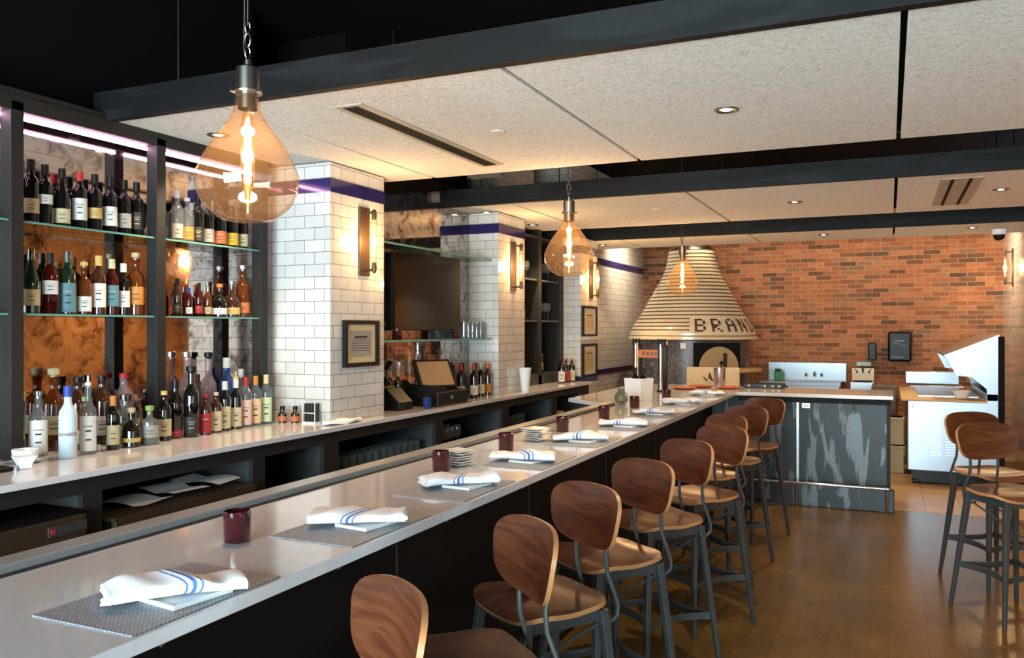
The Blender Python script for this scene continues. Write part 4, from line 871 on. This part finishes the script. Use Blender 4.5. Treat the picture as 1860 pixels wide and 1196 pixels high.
# ------------------------------------------------------------------ prep fridge at right
PY=10.15
rr=empty('prep_fridge',(0,PY,0),'stainless pizza prep fridge on casters with its hood open, by the right wall','refrigerator')
MB().box(.19,.95,0,2.0,.15,.905).obj('body','steelwhite',rr,bevel=.004,smooth=False)
t=MB()
for k in range(15):
    for c in (.42,.56): t.box(c,c+.1,-.004,.001,.32+.03*k,.332+.03*k)
t.obj('vent_slot','steel',rr,smooth=False)
MB().box(.12,.95,-.03,2.2,.905,.925).obj('cutting_board','board',rr,bevel=.003,smooth=False)
MB().box(.945,1.05,0,2.0,.15,1.0).obj('back_column','steelwhite',rr,bevel=.003,smooth=False)
MB().box(1.05,1.11,.0,2.0,.05,1.61).obj('rear_cover','blackm',rr,smooth=False)
for y_ in (0,1.95): MB().prism([(1.048,1.609),(.558,1.395),(.66,1.19),(.80,1.18),(.945,1.05),(.945,.93),(1.048,.93)],'y',y_,y_+.03).obj('hood_end','steelwhite',rr,smooth=False)
MB().prism([(1.06,1.63),(1.06,1.612),(.553,1.39),(.545,1.408)],'y',0,2.0).obj('hood_lid','steel',rr,smooth=False)
MB().box(.3,.9,.4,1.9,.926,.94).obj('food_pans','steel',rr,smooth=False)
MB().box(.25,.95,.04,1.9,.1,.15).obj('kick_frame','black',rr,smooth=False)
for x in (.25,.88):
    for y in (.08,1.85): MB().tube([(x-.02,y,.055),(x+.02,y,.055)],.054,16).box(x-.03,x+.03,y-.03,y+.03,.09,.15).obj('caster','black',rr)
MB().box(.23,1.0,.03,.05,.02,.13).obj('kick_plate','black',rr,smooth=False)
MB().box(.23,.235,-.005,0,.84,.88).box(.235,.262,-.012,0,.84,.845).obj('hook','black',rr,smooth=False)
tag(MB().lathe([(.0001,.0),(.06,.0),(.1,.08),(.095,.08),(.055,.006),(.0001,.006)],n=20,c=(.72,10.3,.9415)).obj('mixing_bowl','white'),'small white bowl on the prep fridge cutting board','bowl')
tag(MB().box(.2,.85,12.55,12.75,.95,1.12).obj('steel_ledge','steelwhite',bevel=.01),'long pale steel bin behind the prep fridge cutting board','bin')
tag(MB().box(.25,.9,12.4,12.9,0,.94).obj('storage_cabinet','steel',bevel=.01),'low steel cabinet beyond the prep fridge','cabinet')
for i,(z,lb) in enumerate([(0.003,'lower white storage tub between the bar end and the prep fridge'),(.335,'upper white storage tub between the bar end and the prep fridge')]):
    o=MB().box(-.06,.14,-.14,.14,0,.32).box(-.07,.15,-.15,.15,.29,.32).obj('storage_tub','l_cream',bevel=.012); o.location=(.02,10.9,z+.0); tag(o,lb,'tub','storage tubs')
tag(MB().box(-.2,.1,11.4,11.7,0,1.0).obj('trash_bin','stripe',bevel=.03),'tall brown bin behind the bar end','bin')
# ------------------------------------------------------------------ pendants
def pendant(x,y,label):
    zb=2.073
    r=empty('glass_pendant',(x,y,zb),label,'pendant light','teardrop glass pendants over the bar')
    prof=[(.0001,.004),(.058,.0),(.086,.006),(.118,.026),(.141,.048),(.160,.072),(.173,.102),(.18,.14),(.179,.165),(.170,.19),(.155,.222),(.136,.256),(.113,.292),(.090,.322),(.069,.352),(.054,.38),(.044,.41),(.039,.45)]
    MB().lathe(prof,n=48).obj('glass_shade','pend',r,ang=80)
    MB().lathe([(.034,.40),(.034,.455),(.05,.456),(.052,.462),(.041,.465),(.041,.545),(.036,.55),(.012,.552),(.012,.575),(.0001,.575)],n=28).obj('socket_cap','nickel',r,ang=40)
    for a in (0,2.09,4.19): MB().tube([(.045*math.cos(a),.045*math.sin(a),.459),(.062*math.cos(a),.062*math.sin(a),.459)],.006,8).obj('thumb_screw','nickel',r)
    MB().lathe([(.0001,.10),(.006,.105),(.020,.125),(.024,.18),(.024,.34),(.018,.37),(.014,.40)],n=20).obj('bulb','pend',r)
    MB().lathe([(.0001,.128),(.013,.14),(.0135,.33),(.005,.37),(.0001,.36)],n=12).obj('filament','filament',r)
    MB().tube([(.0,.0,.12),(0,0,.03)],.002,5).obj('lower_wire','filament',r)
    ch=MB()
    for k in range(3):
        zz=.585+.045*k; pts=[(.012*math.cos(a)*(1 if k%2 else 0),.012*math.cos(a)*(0 if k%2 else 1),zz+.026*math.sin(a)+.018) for a in [2*PI*i/12 for i in range(13)]]
        ch.tube(pts,.0028,6)
    ch.obj('chain','nickel',r)
    MB().tube([(0,0,.70),(.004,0,1.0),(0,0,ZC-zb)],.0035,6).tube([(0,0,.56),(-.018,0,.62),(-.014,0,.75),(-.012,0,ZC-zb)],.003,6).obj('cord','nickel',r)
    MB().lathe([(.0001,ZC-zb-.03),(.06,ZC-zb-.03),(.06,ZC-zb)],n=24).obj('canopy','black',r)
    light('POINT','pendant_glow',(0,0,.24),34,(1,.68,.38),r,shadow_soft_size=.04)
pendant(-2.085,2.335,'nearest and largest amber teardrop glass pendant hanging over the bar')
pendant(-2.12,5.72,'middle amber teardrop glass pendant hanging over the bar')
pendant(-2.12,9.38,'farthest amber teardrop glass pendant in front of the oven hood')
# ------------------------------------------------------------------ stools
def sup(q,a,b,n):
    c,s=math.cos(q),math.sin(q); k=(abs(c)**n+abs(s)**n)**(-1/n); return (a*c*k,b*s*k)
def make_stool(loc,rz,label,group):
    r=empty('bar_stool',loc,label,'bar stool',group,rz)
    def seatout(q):
        x,y=sup(q,.212,.192,4.5); return (x*(1+.10*y/.19),y)
    def seatf(a,b): # slight saddle, waterfall front, lifted rear
        return (a,b,.722+.35*a*a-.010*math.exp(-((b)/.1)**2)-(max(0,b-.12)**2)*4+(max(0,-b-.12)**2)*3)
    MB().slab(seatout,seatf,.016,segs=56,rings=8,edge=1).obj('seat',['walnut_seat','ply'],r,ang=50)
    def bo(q):
        x,y=sup(q,.205,.112,3.2); return (x*(1+.11*y/.112),y)
    def bf(a,b):
        return (a,-.232+1.15*a*a-.18*(b)-.0,1.0+b)
    MB().slab(bo,bf,.014,segs=56,rings=8,edge=1).obj('backrest',['walnut','ply'],r,ang=50)
    for s in (-1,1):
        x=s*.095
        pts=[(x,-.240,1.01),(x,-.230,.93),(x*.98,-.220,.87),(x,-.224,.81),(x*1.08,-.246,.745),(x*1.16,-.262,.69),(x*1.18,-.256,.655),(x*1.16,-.232,.635),(x*1.12,-.2,.632),(x*1.1,-.165,.64)]
        MB().tube(pts,.0085,8).obj('back_support','stoolsteel',r)
    # apron and legs
    a=.155
    ap=MB()
    for s in (-1,1):
        ap.box(-a,a,s*a-.012 if s>0 else -a-.002,s*a+.002 if s>0 else -a+.012,.665,.708); ap.box(s*a-.012 if s>0 else -a-.002,s*a+.002 if s>0 else -a+.012,-a,a,.665,.708)
    ap.obj('seat_frame','stoolsteel',r,smooth=False)
    for sx in (-1,1):
        for sy in (-1,1):
            t0=Vector((sx*a,sy*a,.708)); b0=Vector((sx*.225,sy*.225,0)); L_=MB(); w0,w1=.019,.012
            vs=[]
            for p,w in ((t0,w0),(b0,w1)):
                vs+=[(p.x-w*sx*0-w*.5,p.y-w*.5,p.z),(p.x+w*.5,p.y-w*.5,p.z),(p.x+w*.5,p.y+w*.5,p.z),(p.x-w*.5,p.y+w*.5,p.z)]
            w0,w1=.034,.020
            vs=[]
            for p,w in ((t0,w0),(b0,w1)): vs+=[(p.x-w/2,p.y-w/2,p.z),(p.x+w/2,p.y-w/2,p.z),(p.x+w/2,p.y+w/2,p.z),(p.x-w/2,p.y+w/2,p.z)]
            L_.add(vs,[(3,2,1,0),(4,5,6,7)]+[(i,(i+1)%4,4+(i+1)%4,4+i) for i in range(4)])
            L_.obj('leg','stoolsteel',r,smooth=False,bevel=.003)
    # curved flat foot rail between the legs
    c=.225-(.225-a)*(.26/.708)
    for k in range(4):
        ang_=PI/2*k; pts=[]
        for i in range(13):
            u=-1+2*i/12; p=Vector((u*c,-c-.0+.055*(1-u*u),0)); pts.append(Matrix.Rotation(ang_,3,'Z')@p)
        st=MB(); vs=[]
        for p in pts:
            n_=Vector((p.x,p.y,0)).normalized()*.003
            vs+=[(p.x-n_.x,p.y-n_.y,.245),(p.x+n_.x,p.y+n_.y,.245),(p.x+n_.x,p.y+n_.y,.28),(p.x-n_.x,p.y-n_.y,.28)]
        fs=[]
        for i in range(12):
            for j in range(4): fs.append((4*i+j,4*i+(j+1)%4,4*i+4+(j+1)%4,4*i+4+j))
        fs+=[(3,2,1,0),(48,49,50,51)]
        st.add(vs,fs).obj('foot_rail','stoolsteel',r,smooth=True,ang=30)
    # crossed braces under the seat
    MB().tube([(-a,-a,.66),(.19,.19,.33)],.006,6).tube([(a,-a,.66),(-.19,.19,.33)],.006,6).obj('cross_brace','stoolsteel',r)
    return r
SY=[1.411,2.138,2.755,3.41,4.161,4.877,5.562,6.232,7.084]
SX=[-1.177,-1.166,-1.176,-1.141,-1.12,-1.06,-1.166,-1.12,-1.095]
SR=[143,138,145,144,141,144,139,146,148]
LB=['wooden bar stool nearest the camera at the bar, only its backrest and seat edge showing','second wooden bar stool from the camera at the bar','third wooden bar stool from the camera at the bar','fourth wooden bar stool from the camera at the bar','fifth wooden bar stool from the camera, darker backrest','sixth wooden bar stool from the camera at the bar','seventh wooden bar stool at the bar, mostly hidden behind the sixth','eighth wooden bar stool at the bar, second from the far corner','last wooden bar stool at the bar, beside the stained steel end panel']
st0=None
for k,(x,y) in enumerate(zip(SX,SY)):
    rz=R(SR[k]); x+=.04; y+=.018
    if st0 is None: st0=make_stool((x,y,0),rz,LB[k],'wooden bar stools along the bar')
    else: copy_tree(st0,(x,y,0),rz,LB[k])
copy_tree(st0,(.654,5.703,0),R(-147),'front one of the two wooden stools near the right edge','stools at the right side')
copy_tree(st0,(.633,6.43,0),R(-145),'rear one of the two wooden stools near the right edge','stools at the right side')
# ------------------------------------------------------------------ daylight, added uplight, world, camera
light('AREA','daylight_front_window',(-1.05,YF-.35,1.6),1200,(.82,.92,1),None,rot=(R(93),0,0),shape='RECTANGLE',size=4.3,size_y=2.3)
light('AREA','added_uplight',(-1.05,YF-.3,.75),540,(.92,.96,1),None,rot=(R(112),0,0),shape='RECTANGLE',size=4.3,size_y=.7)  # added lamp tilted upward, imitating light off the pavement to lift the ceiling panels
light('AREA','daylight_side_window',(3.75,.5,1.8),60,(.8,.9,1),None,rot=(0,R(90),0),shape='RECTANGLE',size=1.8,size_y=4.8)
w=bpy.data.worlds.new('sky'); S.world=w; w.use_nodes=True; bg=w.node_tree.nodes['Background']; bg.inputs[0].default_value=(.75,.87,1,1); bg.inputs[1].default_value=1.2
cam=bpy.data.cameras.new('camera'); co=bpy.data.objects.new('camera',cam); COL.objects.link(co); S.camera=co
co.location=(0,0,1.69); co.rotation_euler=(R(90),0,R(24.24)); cam.sensor_width=36; cam.lens=36*1521/1860; cam.clip_start=.05; cam.clip_end=60
S.view_settings.view_transform='Standard'; S.view_settings.look='None'; S.view_settings.gamma=1; S.view_settings.exposure=.35
try: S.view_settings.use_curve_mapping=False
except Exception: pass
S.cycles.use_denoising=True
S.cycles.transparent_max_bounces=32
S.cycles.max_bounces=8
S.cycles.sample_clamp_indirect=6
